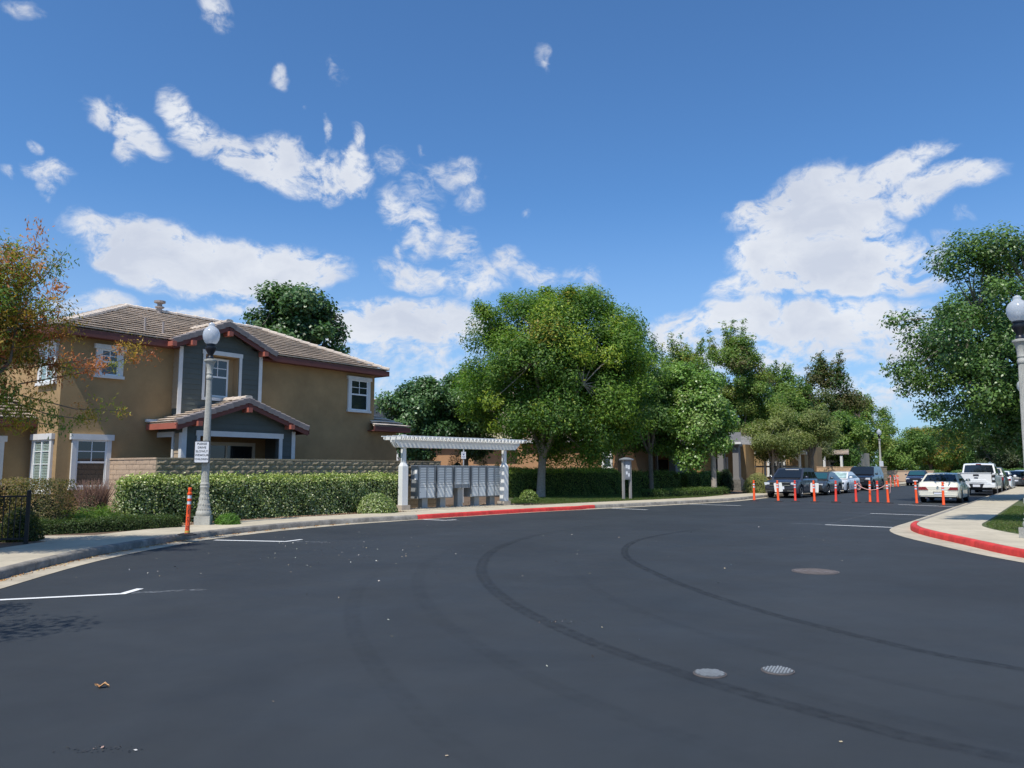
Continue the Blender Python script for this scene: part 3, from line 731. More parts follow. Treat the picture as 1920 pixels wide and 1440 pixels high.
for x0, x1, z0, z1 in ((OP[0], OP[0] + .012, OP[2], OP[3]), (OP[1] - .012, OP[1], OP[2], OP[3]), (OP[0], OP[1], OP[2], OP[2] + .012), (OP[0], OP[1], OP[3] - .012, OP[3])): rv.box(x0, x1, -BW + .004, -.004, z0, z1)
rv.build('window_reveal', stucco2, house)
window(house, F0, 4.55, 5.33, 4.05, 5.33, tw=.02, head=.02, sill=False, proud=.05, horn=0)
siding(house, FB, lambda z: max(BX0, AX - gab(z, AX, AZ - .12, bsl)) if z > 5.55 else BX0, lambda z: min(BX1, AX + gab(z, AX, AZ - .12, bsl)) if z > 5.55 else BX1, BZ0, AZ - .2, sidemat,
       holes=[(OP[0] - .1, OP[1] + .1, OP[2] - .1, OP[3] + .13)])
siding(house, wall_frame(BX0, -BW, 'left'), lambda z: 0, lambda z: BW - .004, BZ0 + .2, 5.5, sidetan)
t = WB(FB)
t.box(OP[0] - .12, OP[1] + .12, .024, .055, OP[3], OP[3] + .14)
t.box(OP[0] - .09, OP[0], .024, .05, OP[2] - .1, OP[3]); t.box(OP[1], OP[1] + .10, .024, .05, OP[2] - .1, OP[3]); t.box(OP[0], OP[1], .024, .06, OP[2] - .10, OP[2])
t.build('bay_window_trim', trim, house)
for x in (BX0, BX1 - .09):
    t = WB(FB); t.box(x - .02, x + .11, .024, .05, BZ0, 5.56); t.build('corner_board', trim, house)
# bay roof
def gable_roof(x0, x1, ax, ez, az, yf, yb_e, yb_r, nt):
    roof_plane(house, (x0, yb_e, ez), (x0, yf, ez), (ax, yb_r, az), (ax, yf, az), lift=.06)
    roof_plane(house, (x1, yf, ez), (x1, yb_e, ez), (ax, yf, az), (ax, yb_r, az), lift=.06)
    for s, xe in ((-1, x0), (1, x1)):
        p, q = Vector((xe, yf + .06, ez)), Vector((ax, yf + .06, az))
        tile_run(house, p, q, nt, w=.17, th=.16, drop=.05)
        d = (q - p); MB().beam(p + Vector((0, -.02, -.16)), q + Vector((0, -.02, -.16)), .05, .18).build('barge_board', redwood, house)
        # soffit under the rake
        b = MB(); z = Vector((0, 0, -.085))
        b.quad(p + z, q + z, q + z + Vector((0, .36, 0)), p + z + Vector((0, .36, 0))); b.build('soffit', redwood, house)
    tile_run(house, (ax, yf, az), (ax, yb_r, az), max(3, int((yb_r - yf) / .33)), w=.26, name='ridge_tile', m=tilem, drop=.08)
gable_roof(2.97, 6.90, AX, 5.66, AZ, -.66, -.36, 1.55, 8)
def corbel(x, z, yf, d=.30, s=.15):
    MB().box(x - s / 2, x + s / 2, yf - .06, yf + d, z - s / 2, z + s / 2).build('beam_end', mat('brick_red_sunlit', (.37, .11, .075), .65, var=.1), house)  # brighter red copy; the sunlight on the ends is put in the colour
corbel(AX, AZ - .36, -.72); corbel(3.62, 5.66, -.72); corbel(6.35, 5.62, -.72); corbel(2.98, 5.56, -.66)
# ---- porch
PW = 1.40; PX0, PX1 = 2.98, 7.12; PAX, PEZ, PAZ = 5.03, 3.02, 3.86
FP = wall_frame(0, -PW); psl = (PAZ - PEZ) / (PAX - 2.6)
PO = (3.55, 6.50, 0, 2.64)
b = MB()
b.box(PX0, PO[0], -PW, -PW + .16, 0, 2.95); b.box(PO[1], PX1, -PW, -PW + .16, 0, 2.95); b.box(PO[0], PO[1], -PW, -PW + .16, PO[3], 2.95)
b.add([(PX0, -PW, 2.951), (PX1, -PW, 2.951), (PAX, -PW, PAZ - .12), (PX0, -BW, 2.951), (PX1, -BW, 2.951), (PAX, -BW, PAZ - .12)], [(0, 1, 2), (5, 4, 3), (0, 2, 5, 3), (1, 4, 5, 2)])
b.box(PX0, PX0 + .14, -PW + .16, -.004, 2.72, 2.95); b.box(PX1 - .14, PX1, -PW + .16, -.004, 0, 2.95)
b.box(PX0, PX0 + .14, -PW + .16, -PW + .42, 0, 2.72)
b.build('porch', sidemat, house)
b = MB(); b.box(PX0 + .14, PX1 - .14, -PW + .16, -.004, 2.86, 2.90); b.build('porch_ceiling', stucco2, house)
siding(house, FP, lambda z: max(PX0, PAX - gab(z, PAX, PAZ - .12, psl)) if z > 2.95 else PX0, lambda z: min(PX1, PAX + gab(z, PAX, PAZ - .12, psl)) if z > 2.95 else PX1, 1.2, PAZ - .18, sidemat,
       holes=[(PO[0] - .12, PO[1] + .12, 0, PO[3] + .15)])
siding(house, wall_frame(PX0, -PW, 'left'), lambda z: .10, lambda z: .40, .9, 2.7, sidetan)
t = WB(FP)
t.box(PO[0] - .14, PO[1] + .16, .024, .06, PO[3], PO[3] + .17); t.box(PO[0] - .11, PO[0], .024, .055, 0, PO[3]); t.box(PO[1], PO[1] + .13, .024, .055, 0, PO[3])
t.build('porch_trim', trim, house)
for x in (PX0 - .02, PX1 - .10):
    t = WB(FP); t.box(x, x + .14, .024, .055, 0, 2.9); t.build('corner_board', trim, house)
t = WB(wall_frame(PX0, -PW, 'left')); t.box(-.05, .10, .001, .05, 0, 2.72); t.box(.42, 1.38, .001, .05, 2.60, 2.76); t.box(.42, .52, .001, .045, 0, 2.6); t.build('porch_trim', trim, house)
# sliding door and pale frame behind the porch
t = WB(F0); fm = mat('cream_frame', (.60, .54, .42), .6)
for a, c, z0, z1 in ((4.28, 4.38, 0, 2.52), (6.42, 6.52, 0, 2.52), (4.38, 6.42, 2.40, 2.52), (5.36, 5.42, 0, 2.4)): t.box(a, c, .002, .07, z0, z1)
dr = t.build('sliding_door', fm, house)
for a, c, o in ((4.38, 5.36, .03), (5.42, 6.42, .02)):
    t = WB(F0); t.box(a, c, o, o + .008, 0, 2.4); t.build('pane', doorglass, dr)
gable_roof(2.58, 7.50, PAX, PEZ, PAZ, -PW - .36, -.004, -.30, 12)
MB().beam((2.58, -PW - .36, PEZ - .11), (2.58, -.02, PEZ - .11), .04, .18).build('fascia', MAT['brick_red_sunlit'], house)  # left fascia takes the brighter red, its sunlight being in the colour
MB().beam((7.50, -PW - .36, PEZ - .11), (7.50, -.02, PEZ - .11), .04, .18).build('fascia', redwood, house)
MB().box(2.52, 3.35, -.12, -.02, PEZ + .06, PEZ + .14).build('flashing', trim, house)
corbel(PAX, PAZ - .34, -PW - .42); corbel(3.28, PEZ - .02, -PW - .42); corbel(6.72, PEZ + .02, -PW - .42)
# small fittings
b = MB(); b.box(7.13, 7.25, -.07, -.003, 1.2, 2.3); b.build('meter_pipe', trim, house)
b = MB(); b.lathe([(.03, 0), (.07, .04), (.075, .16), (.03, .2)], 10, (8.05, -.13, 2.02)); b.box(8.02, 8.08, -.12, -.003, 2.06, 2.14); b.build('wall_light', mat('bronze', (.10, .07, .05), .5), house)

# ---------------------------------------------------------------- garden wall of split-face blocks
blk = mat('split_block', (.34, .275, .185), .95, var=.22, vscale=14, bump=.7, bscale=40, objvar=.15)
blks = mat('split_block_smooth_sunlit', (.46, .335, .235), .92, var=.12, vscale=14, bump=.3, bscale=60, objvar=.08)  # smoother, and paler than the shaded run: sunlight put into the colour
mort = mat('block_mortar', (.23, .18, .13), .95)
def block_meshes(name, m, rough, n=5):
    out = []
    for k in range(n):
        r = random.Random(k + 3); b = MB(); nx, nz = 4, 3; V = []
        for j in range(nz + 1):
            for i in range(nx + 1):
                edge = i in (0, nx) or j in (0, nz)
                V.append((i / nx, -(0 if edge else rough * r.uniform(.35, 1)), j / nz))
        Fc = [(j * (nx + 1) + i, j * (nx + 1) + i + 1, (j + 1) * (nx + 1) + i + 1, (j + 1) * (nx + 1) + i) for j in range(nz) for i in range(nx)]
        b.add(V, Fc); b.add([(0, 0, 0), (1, 0, 0), (1, .03, 0), (0, .03, 0), (0, 0, 1), (1, 0, 1), (1, .03, 1), (0, .03, 1)], [(4, 5, 6, 7), (0, 3, 2, 1), (1, 2, 6, 5), (3, 0, 4, 7)])
        out.append(b.mesh(name, m))
    return out
rough_m = block_meshes('block', blk, .035); smooth_m = block_meshes('block', blks, .006)
def block_wall(label, x, y, ang, length, top, rows_vis, meshes, m, rh=.148, bl=.36, cap=True, group=None):
    w = empty('block_wall', (x, y, 0), ang, label, 'wall', group)
    MB().box(0, length, .012, .20, -.05, top - .05).build('core', mort, w)
    r = 0; z = top - .05 - rh
    while z > -.1:
        if r < rows_vis:
            x0 = -(bl / 2 if r % 2 else 0)
            while x0 < length - .02:
                a, c = max(0, x0) + .005, min(length, x0 + bl) - .005
                if c - a > .03:
                    link('block', random.choice(meshes), w, (a, random.uniform(-.003, .003), z + .005), None, (c - a, 1, rh - .010))
                x0 += bl
        r += 1; z -= rh
    if r > rows_vis:
        b = MB(); z = top - .05 - rh * rows_vis - rh; r2 = rows_vis
        while z > -.15:
            x0 = -(bl / 2 if r2 % 2 else 0)
            while x0 < length - .02:
                a, c = max(0, x0) + .005, min(length, x0 + bl) - .005
                if c - a > .03: b.box(a, c, -.004, .03, z + .005, z + rh - .005)
                x0 += bl
            z -= rh; r2 += 1
        b.build('lower_blocks', m, w, kind='stuff')
    if cap:
        x0 = 0
        cb = MB(); cb.box(.003, .997, -.02, .215, 0, .052); cm = cb.mesh('cap_block', m)
        while x0 < length - .01:
            l = min(.40, length - x0); link('cap_block', cm, w, (x0, 0, top - .05), None, (l, 1, 1)); x0 += .40
    return w
dA = Vector((math.cos(HA), math.sin(HA))); nA = Vector((dA.y, -dA.x))
wc = Vector((-9.95, 21.6))
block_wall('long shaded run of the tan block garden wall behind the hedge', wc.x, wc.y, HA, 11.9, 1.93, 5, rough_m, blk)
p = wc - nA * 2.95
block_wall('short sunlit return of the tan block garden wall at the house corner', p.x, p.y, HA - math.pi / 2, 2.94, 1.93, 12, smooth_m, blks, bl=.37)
# ================================================================ BACKGROUND HOUSES
# house three: long sunlit peach front, one storey, upper floor set back
HC = R(53.5) - math.pi / 2
h3 = empty('house', (-9.05, 61.4, -.1), HC, 'peach stucco house with a white eave line behind the mailboxes and the big tree', 'house')
MB().box(-3, 18.1, 0, 9, -.05, 3.35).build('wall', peach, h3)
MB().box(-2, 15.5, 3.0, 9, 3.35, 6.3).build('wall', peach, h3)
h3.scale = (1.09, 1.09, 1.07)
roof_plane(h3, (11.2, -.40, 3.42), (18.5, -.40, 3.42), (11.2, 3.0, 4.55), (16.5, 3.0, 4.55)); roof_plane(h3, (-3.3, -.40, 3.42), (6.8, -.40, 3.42), (-3.3, 3.0, 4.55), (6.8, 3.0, 4.55))
MB().beam((11.2, -.40, 3.36), (18.5, -.40, 3.36), .05, .16).build('fascia', trim, h3); MB().beam((-3.3, -.40, 3.36), (6.8, -.40, 3.36), .05, .16).build('fascia', trim, h3)
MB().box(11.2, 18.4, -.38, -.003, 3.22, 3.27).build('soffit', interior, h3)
EZ3 = 6.4; ee = [(-2.4, 2.6, EZ3), (15.9, 2.6, EZ3), (15.9, 9.4, EZ3), (-2.4, 9.4, EZ3)]; ra, rb = (1.0, 6, 7.8), (12.5, 6, 7.8)
roof_plane(h3, ee[0], ee[1], ra, rb, course=.4, tw=.6); roof_plane(h3, ee[1], ee[2], rb, rb, course=.4, tw=.6); roof_plane(h3, ee[3], ee[0], ra, ra, course=.4, tw=.6)
# cream clad box over the wall, its underside in shade
creams = mat('cream_siding', (.62, .55, .36), .75, objvar=.04)
b = MB(); b.box(7.3, 10.75, -.75, 3.0, 3.35, 6.2); b.build('oriel', creams, h3)
siding(h3, wall_frame(0, -.75), lambda z: 7.42, lambda z: 10.63, 3.62, 6.1, creams, pitch=.2)
b = MB(); b.box(7.2, 10.85, -.83, -.752, 3.30, 3.56); b.box(7.2, 7.42, -.80, -.752, 3.56, 6.2); b.box(10.63, 10.85, -.80, -.752, 3.56, 6.2); b.build('oriel_trim', mat('cream_trim', (.72, .66, .48), .6), h3)
window(h3, wall_frame(0, -.75), 8.5, 9.6, 4.3, 5.6)
# end of the house: narrow window, entry, leaf-shaded wall, arch pier
Mx = wall_frame(0, 0)
window(h3, wall_frame(0, .0), 17.15, 17.65, 1.7, 2.95, tw=.12, head=.12, small=True, gl=darkglass)
MB().box(18.102, 19.3, 5, 9, -.05, 3.3).build('wall', peach, h3)
MB().box(18.102, 19.9, 1.8, 4.998, 3.0, 3.34).build('entry_roof', redwood, h3)
MB().box(19.6, 19.72, 1.9, 2.02, 0, 3.0).build('post', mat('bronze', (.1, .07, .05)), h3)
MB().box(18.3, 18.95, 4.9, 4.998, .1, 2.2).build('front_door', mat('dark_door', (.03, .03, .035), .5), h3)
b = MB(); b.box(19.302, 19.75, 4.4, 6.6, -.05, 3.3); b.build('pier', mat('grey_stucco', (.22, .23, .22), .9), h3)
roof_plane(h3, (18.102, 1.5, 3.4), (20.2, 1.5, 3.4), (18.102, 5.2, 4.5), (20.2, 5.2, 4.5), course=.35)
# house two: distant grey gable and tile roof seen between the near house and the dark trees
h2 = empty('house', (-12.6, 58.0, 0), HA, 'distant grey gabled house with a tan tile roof, left of the dark trees', 'house')
MB().box(0, 6.2, 0, 9, -.05, 5.6).build('wall', mat('blue_grey_wall', (.16, .185, .20), .85), h2)
b = MB(); b.add([(0, 0, 5.601), (6.2, 0, 5.601), (3.1, 0, 7.05), (0, 9, 5.601), (6.2, 9, 5.601), (3.1, 9, 7.05)], [(0, 1, 2), (5, 4, 3), (0, 2, 5, 3), (1, 4, 5, 2)]); b.build('gable', mat('blue_grey_wall', ()) if False else MAT['blue_grey_wall'], h2)
roof_plane(h2, (-.5, 9.3, 5.45), (-.5, -.4, 5.45), (3.1, 9.3, 7.15), (3.1, -.4, 7.15), course=.4, tw=.6); roof_plane(h2, (6.7, -.4, 5.45), (6.7, 9.3, 5.45), (3.1, -.4, 7.15), (3.1, 9.3, 7.15), course=.4, tw=.6)
window(h2, wall_frame(0, 0), 3.6, 4.5, 4.0, 5.3)
window(h2, wall_frame(0, 0), 1.6, 2.5, 4.0, 5.3)
roof_plane(h2, (1.0, -4.6, 3.3), (8.0, -4.6, 3.3), (1.0, -.01, 4.4), (8.0, -.01, 4.4), course=.4, tw=.6)
MB().beam((1.0, -4.6, 3.22), (8.0, -4.6, 3.22), .05, .16).build('fascia', trim, h2)
MB().box(1.4, 8.0, -4.0, -.01, -.05, 3.2).build('wall', peach, h2)
for x in (1.15, 1.6): MB().box(x, x + .16, -4.5, -4.34, 0, 3.2).build('post', trim, h2)
# house four: yellow wall, dark entry with square columns, shingle roof
g4 = empty('house', (11.0, 57.6, 0), HC, 'yellow stucco house with grey square porch columns behind the light green tree', 'house')
MB().box(.6, 3.2, 0, 6, -.05, 3.4).build('wall', yellow, g4)
MB().box(3.202, 5.7, 2.4, 4.2, -.05, 3.4).build('wall', stucco, g4)
MB().box(1.0, 8.0, 9, 14, -.05, 3.4).build('wall', stucco, g4)
shing = mat('grey_shingle', (.25, .245, .24), .9, var=.2, vscale=6, bump=.4, bscale=30)
roof_plane(g4, (.2, -.7, 3.5), (6.5, -.7, 3.5), (1.4, 2.4, 4.3), (5.4, 2.4, 4.3), course=.25, tw=.4, m=shing, lift=.03)
roof_plane(g4, (.6, 8.5, 3.5), (8.4, 8.5, 3.5), (2.4, 11.5, 4.7), (6.6, 11.5, 4.7), course=.3, tw=.5, m=shing, lift=.03)
MB().beam((.2, -.7, 3.42), (6.5, -.7, 3.42), .05, .16).build('fascia', trim, g4)
grey = mat('warm_grey_trim', (.20, .19, .18), .7)
for x in (4.65, 5.75):
    c = MB(); c.box(x, x + .42, -.35, .07, .9, 3.2); c.box(x - .09, x + .51, -.44, .16, 3.2, 3.38); c.box(x - .07, x + .49, -.42, .14, .9, 1.02); col = c.build('column', grey, g4)
    c = MB(); c.box(x - .16, x + .58, -.51, .23, 0, .9); c.build('column_base', mat('stone_base', (.16, .15, .13), .95, var=.4, vscale=7, bump=.8, bscale=12), col)
dv = MB(); dv.box(3.4, 4.25, 2.3, 2.398, .1, 2.4); d4 = dv.build('front_door', mat('navy_door', (.02, .025, .05), .5), g4)
t = MB(); t.box(3.29, 3.4, 2.28, 2.399, .1, 2.5); t.box(4.25, 4.36, 2.28, 2.399, .1, 2.5); t.box(3.4, 4.25, 2.28, 2.399, 2.4, 2.5); t.build('door_frame', trim, d4)
window(g4, wall_frame(0, 9), 5.2, 6.4, 1.1, 2.5)
# patio trellis in front of house four
tr = empty('trellis', (18.2, 59.8, 0), HC, 'white slim-posted patio trellis beside the yellow house, left of the parked cars', 'trellis')
tw = mat('trellis_white', (.66, .62, .55), .65)
for x in (.0, 1.3, 2.6, 3.9): MB().box(x, x + .14, 0, .14, 0, 2.7).build('post', tw, tr)
for x in (.0, 1.3, 2.6):
    MB().beam((x + .07, .07, 2.15), (x + .6, .07, 2.72), .09, .1).build('brace', tw, tr); MB().beam((x + 1.37, .07, 2.15), (x + .85, .07, 2.72), .09, .1).build('brace', tw, tr)
MB().box(-.4, 4.5, -.02, .16, 2.701, 2.9).build('beam', tw, tr); MB().box(-.2, 4.1, .02, .10, 1.75, 1.87).build('rail', grey, tr)
for i in range(8): MB().box(-.3 + i * .6, -.24 + i * .6, -.5, 2.4, 2.9, 3.02).build('rafter', tw, tr)
# house five, blue grey, with white window; house six pale with posts
g5 = empty('house', (22.6, 67.4, 0), HC, 'blue-grey house with a white-framed window behind the parked dark cars', 'house')
MB().box(0, 2.7, 0, 6, -.05, 3.6).build('wall', MAT['blue_grey_wall'], g5)
window(g5, wall_frame(0, 0), 1.5, 2.3, 1.0, 2.9, tw=.14)
roof_plane(g5, (-.5, -.5, 3.7), (3.2, -.5, 3.7), (1.0, 3, 4.8), (1.8, 3, 4.8), course=.3, tw=.5, m=shing, lift=.03)
g6 = empty('house', (27.6, 74.6, 0), HC, 'pale house with a white-posted porch beyond the low tan wall', 'house')
palew = mat('pale_wall', (.50, .42, .30), .9)
MB().box(0, 4.8, 0, 8, -.05, 3.2).build('wall', palew, g6)
roof_plane(g6, (-.5, -2.2, 2.95), (5.2, -2.2, 2.95), (.8, 3, 4.5), (4, 3, 4.5), course=.35, tw=.5)
for x in (.1, 1.5, 2.9, 4.4): MB().box(x, x + .2, -2.1, -1.9, 0, 2.85).build('post', trim, g6)
for x in (.7, 3.0): window(g6, wall_frame(0, 0), x, x + 1.1, 1.0, 2.3)
# low walls by the far parked cars
lowm = mat('low_wall_block', (.55, .38, .24), .92, objvar=.08, var=.1)
def low_wall(label, x, y, ang, L, top, m):
    w = empty('block_wall', (x, y, 0), ang, label, 'wall', None)
    MB().box(0, L, .02, .2, -.05, top - .02).build('core', mort, w)
    bb = MB(); bb.box(0, 1, 0, .04, 0, 1); me = bb.mesh('block', m); z = top - .2; r = 0
    while z > -.05:
        x0 = -(.2 if r % 2 else 0)
        while x0 < L - .02:
            a, c = max(0, x0) + .008, min(L, x0 + .4) - .008
            link('block', me, w, (a, 0, z + .008), None, (c - a, 1, .184)); x0 += .4
        z -= .2; r += 1
    MB().box(-.02, L + .02, -.03, .23, top, top + .06).build('coping', m, w)
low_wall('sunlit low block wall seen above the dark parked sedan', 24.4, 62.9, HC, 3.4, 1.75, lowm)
low_wall('shaded low block wall between the white sedan and the black SUV', 27.35, 61.6, HC + R(60), 3.5, 1.78, blk)  # darker blocks than the sunlit wall; the shade is in the colour
far_wall = empty('boundary_wall', (42.5, 96, 0), R(-12), 'long low tan wall far down the street under the trees', 'wall')
MB().box(-3, 9, 0, .3, -.05, 1.35).build('wall_body', mat('far_tan_wall', (.55, .40, .28), .9), far_wall)
MB().box(-3.1, 9.1, -.05, .35, 1.35, 1.45).build('coping', mat('far_tan_wall', ()) if False else MAT['far_tan_wall'], far_wall)

# ================================================================ MAILBOX SHELTER
PA = R(45)
sh = empty('mail_shelter', (-3.93, 27.95, .15), PA, 'white timber shelter with slatted top over the mailboxes', 'shelter'); sh.scale = (1, 1, .965)
wt = mat('shelter_white', (.74, .74, .71), .55, var=.04, vscale=5)
cf = mat('footing_concrete', (.42, .36, .29), .9, var=.15, vscale=8, bump=.3)
PL = 5.1
for x in (0, PL):
    c = MB(); c.box(x - .07, x + .07, -.07, .07, 1.75, 2.80); p_ = c.build('post', wt, sh)
    c = MB(); c.box(x - .125, x + .125, -.125, .125, .18, 1.62); c.add([(x - .125, -.125, 1.62), (x + .125, -.125, 1.62), (x + .125, .125, 1.62), (x - .125, .125, 1.62), (x - .075, -.075, 1.75), (x + .075, -.075, 1.75), (x + .075, .075, 1.75), (x - .075, .075, 1.75)], [(4, 5, 6, 7), (0, 1, 5, 4), (1, 2, 6, 5), (2, 3, 7, 6), (3, 0, 4, 7)]); c.build('post_casing', wt, p_)
    MB().box(x - .19, x + .19, -.19, .19, -.1, .18).build('footing', cf, sh)
for y in (-.16, .10):
    c = MB(); c.add([(-.36, y, 2.36), (-.48, y, 2.52), (-.48, y, 2.60), (PL + .74, y, 2.60), (PL + .74, y, 2.52), (PL + .5, y, 2.32), (-.3, y, 2.32)] + [(-.36, y + .06, 2.36), (-.48, y + .06, 2.52), (-.48, y + .06, 2.60), (PL + .74, y + .06, 2.60), (PL + .74, y + .06, 2.52), (PL + .5, y + .06, 2.32), (-.3, y + .06, 2.32)],
          [(0, 1, 2, 3, 4, 5, 6)[::-1], (7, 8, 9, 10, 11, 12, 13)] + [(i, (i + 1) % 7, 7 + (i + 1) % 7, 7 + i) for i in range(7)]); c.build('beam', wt, sh)
rm = MB(); rm.add([(-.022, -.62, .06), (-.022, -.55, 0), (-.022, .55, 0), (-.022, .62, .06), (-.022, .62, .11), (-.022, -.62, .11), (.022, -.62, .06), (.022, -.55, 0), (.022, .55, 0), (.022, .62, .06), (.022, .62, .11), (.022, -.62, .11)],
                  [(0, 1, 2, 3, 4, 5), (11, 10, 9, 8, 7, 6)] + [(i, i + 6, (i + 1) % 6 + 6, (i + 1) % 6) for i in range(6)])
me = rm.mesh('rafter', wt)
for i in range(33): link('rafter', me, sh, (-.44 + i * .19, 0, 2.60))
for y in (-.50, -.17, .17, .50): MB().box(-.62, PL + .80, y - .025, y + .025, 2.712, 2.75).build('top_slat', wt, sh)
# concrete pad under the boxes
MB().prism([(-4.55, 28.0), (-3.6, 27.1), (.55, 31.25), (-.35, 32.5)], -.02, .154).build('mail_pad', concrete, kind='structure')
gm = mat('mailbox_grey', (.27, .285, .29), .5, metal=.0, var=.05, vscale=4); gd = mat('mailbox_door', (.72, .73, .70), .45, objvar=.05)
gdk = mat('lock_black', (.03, .03, .03), .5)
doorm = MB(); doorm.box(0, 1, -.016, 0, 0, 1); doorm = doorm.mesh('mail_door', gd)
lockm = MB(); lockm.lathe([(.012, 0), (.012, .01)], 8); lockm = lockm.mesh('lock', gdk)
ped = mat('pedestal_tan', (.38, .37, .34), .6, var=.08)
d45 = Vector((math.cos(PA), math.sin(PA))); n45 = Vector((-d45.y, d45.x))
which = ['leftmost grey cluster mailbox, nearest the left shelter post', 'second grey cluster mailbox from the left under the shelter', 'middle grey cluster mailbox, shorter than the others on a tall pedestal',
         'fourth grey cluster mailbox from the left under the shelter', 'rightmost grey cluster mailbox, against the right shelter post']
for k, s in enumerate((1.36, 2.24, 3.12, 4.0, 4.86)):
    base = Vector((-3.93, 27.95)) + d45 * s + n45 * .34
    short = k == 2; zb = .72 if short else .36; W2 = .39
    e = empty('cluster_mailbox', (base.x, base.y, .154), PA, which[k], 'mailbox', 'grey cluster mailboxes under the shelter')
    b = MB(); b.box(-W2, W2, 0, .46, zb, 1.54); b.add([(-W2 - .01, -.02, 1.54), (W2 + .01, -.02, 1.54), (W2 + .01, .48, 1.54), (-W2 - .01, .48, 1.54), (-W2 - .01, -.02, 1.565), (W2 + .01, -.02, 1.565), (W2 + .01, .48, 1.60), (-W2 - .01, .48, 1.60)],
        [(0, 3, 2, 1), (4, 5, 6, 7), (0, 1, 5, 4), (1, 2, 6, 5), (2, 3, 7, 6), (3, 0, 4, 7)]); cab = b.build('cabinet', gm, e)
    b = MB(); b.box(-.13, .13, .10, .34, .0, zb); b.box(-.19, .19, .04, .40, 0, .02); b.build('pedestal', ped, e)
    b = MB(); b.box(-W2 - .012, -W2 + .03, -.03, -.004, zb, 1.54); b.box(W2 - .03, W2 + .012, -.03, -.004, zb, 1.54); b.box(-.02, .02, -.022, -.001, zb + .02, 1.52); b.build('cabinet_frame', gm, e)
    rows = 8 if not short else 7; top = 1.52; rh = .094
    for c_ in (0, 1):
        xa = -W2 + .035 if c_ == 0 else .024; wdt = W2 - .062
        for r_ in range(rows):
            z0 = top - (r_ + 1) * rh
            if z0 < zb + .02: break
            link('mail_door', doorm, e, (xa, -.002, z0 + .009), (random.uniform(-.03, .015), 0, 0), (wdt - .012, 1, rh - .018))
            link('lock', lockm, e, (xa + .035, -.014, z0 + .055), (math.pi / 2, 0, 0))
        if not short:
            z0 = zb + .03; link('parcel_door', doorm, e, (xa, -.002, z0), None, (wdt, 1, top - rows * rh - z0 - .008))
            link('lock', lockm, e, (xa + .05, -.014, z0 + .2), (math.pi / 2, 0, 0))
    if k == 0:
        b = MB(); b.box(-W2 - .02, -W2 - .004, .06, .22, 1.05, 1.45); b.build('notice', mat('paper_white', (.8, .8, .8), .8), e)
# notice board further right
nb = empty('notice_board', (5.62, 37.9, .15), R(32), 'grey post-mounted notice board with a small hipped cap and pinned papers', 'notice board')
ng = mat('notice_grey', (.20, .21, .22), .7, var=.1)
for x in (-.27, .17): MB().box(x, x + .10, -.05, .05, -.1, 1.95).build('post', mat('notice_post', (.30, .29, .27), .8, var=.15), nb)
MB().box(-.17, .17, -.08, .08, .95, 1.88).build('cabinet', ng, nb)
b = MB(); b.box(-.34, .34, -.16, .16, 1.9, 1.95); b.add([(-.34, -.16, 1.951), (.34, -.16, 1.951), (.34, .16, 1.951), (-.34, .16, 1.951), (-.15, 0, 2.03), (.15, 0, 2.03)], [(0, 1, 5, 4), (1, 2, 5), (2, 3, 4, 5), (3, 0, 4)]); b.build('cap', ng, nb)
MB().box(-.15, .15, -.088, -.081, 1.0, 1.84).build('backing', mat('cork_pale', (.25, .26, .28), .8), nb)
for i, (x, z, w, h) in enumerate(((-.13, 1.5, .12, .17), (.01, 1.45, .12, .2), (-.12, 1.2, .11, .15), (.02, 1.1, .1, .16))): MB().box(x, x + w, -.094, -.089, z, z + h).build('paper', MAT['paper_white'], nb)
# small sign on a pole behind the boxes
ps = empty('parking_sign', (-2.15, 34.2, .13), R(8), 'small white sign on a thin pole behind the mailboxes', 'sign')
MB().box(-.025, .025, -.02, .02, 0, 2.35).build('pole', mat('sign_steel', (.45, .46, .47), .5, metal=.3), ps)
MB().box(-.10, .10, -.045, -.022, 1.93, 2.24).build('plate', mat('sign_white', (.72, .73, .76), .5), ps)
b = MB(); [b.box(x0, x1, -.05, -.046, z0, z1) for x0, x1, z0, z1 in ((-.07, .07, 2.18, 2.20), (-.04, .04, 2.09, 2.15), (-.07, .07, 2.02, 2.04), (-.05, .06, 1.97, 1.985))]; b.build('print', mat('sign_blue', (.08, .10, .22), .6), ps)

# ================================================================ STREET LAMPS
lampc = mat('lamp_concrete', (.46, .45, .40), .85, var=.16, vscale=30, bump=.5, bscale=120, stain=.12, stscale=3)
lampb = mat('lamp_black', (.012, .014, .02), .4)
globe = bpy.data.materials.new('globe_glass'); globe.use_nodes = True
def _g():
    n = globe.node_tree.nodes; l = globe.node_tree.links; b = n['Principled BSDF']
    b.inputs['Base Color'].default_value = (.72, .75, .78, 1); b.inputs['Roughness'].default_value = .12; b.inputs['Specular IOR Level'].default_value = .6
    t = n.new('ShaderNodeBsdfTranslucent'); t.inputs[0].default_value = (.8, .83, .87, 1); tr = n.new('ShaderNodeBsdfTransparent'); tr.inputs[0].default_value = (.9, .93, .97, 1)
    m1 = n.new('ShaderNodeMixShader'); m1.inputs[0].default_value = .45; l.new(b.outputs[0], m1.inputs[1]); l.new(t.outputs[0], m1.inputs[2])
    m2 = n.new('ShaderNodeMixShader'); m2.inputs[0].default_value = .22; l.new(m1.outputs[0], m2.inputs[1]); l.new(tr.outputs[0], m2.inputs[2]); l.new(m2.outputs[0], n['Material Output'].inputs[0])
_g()
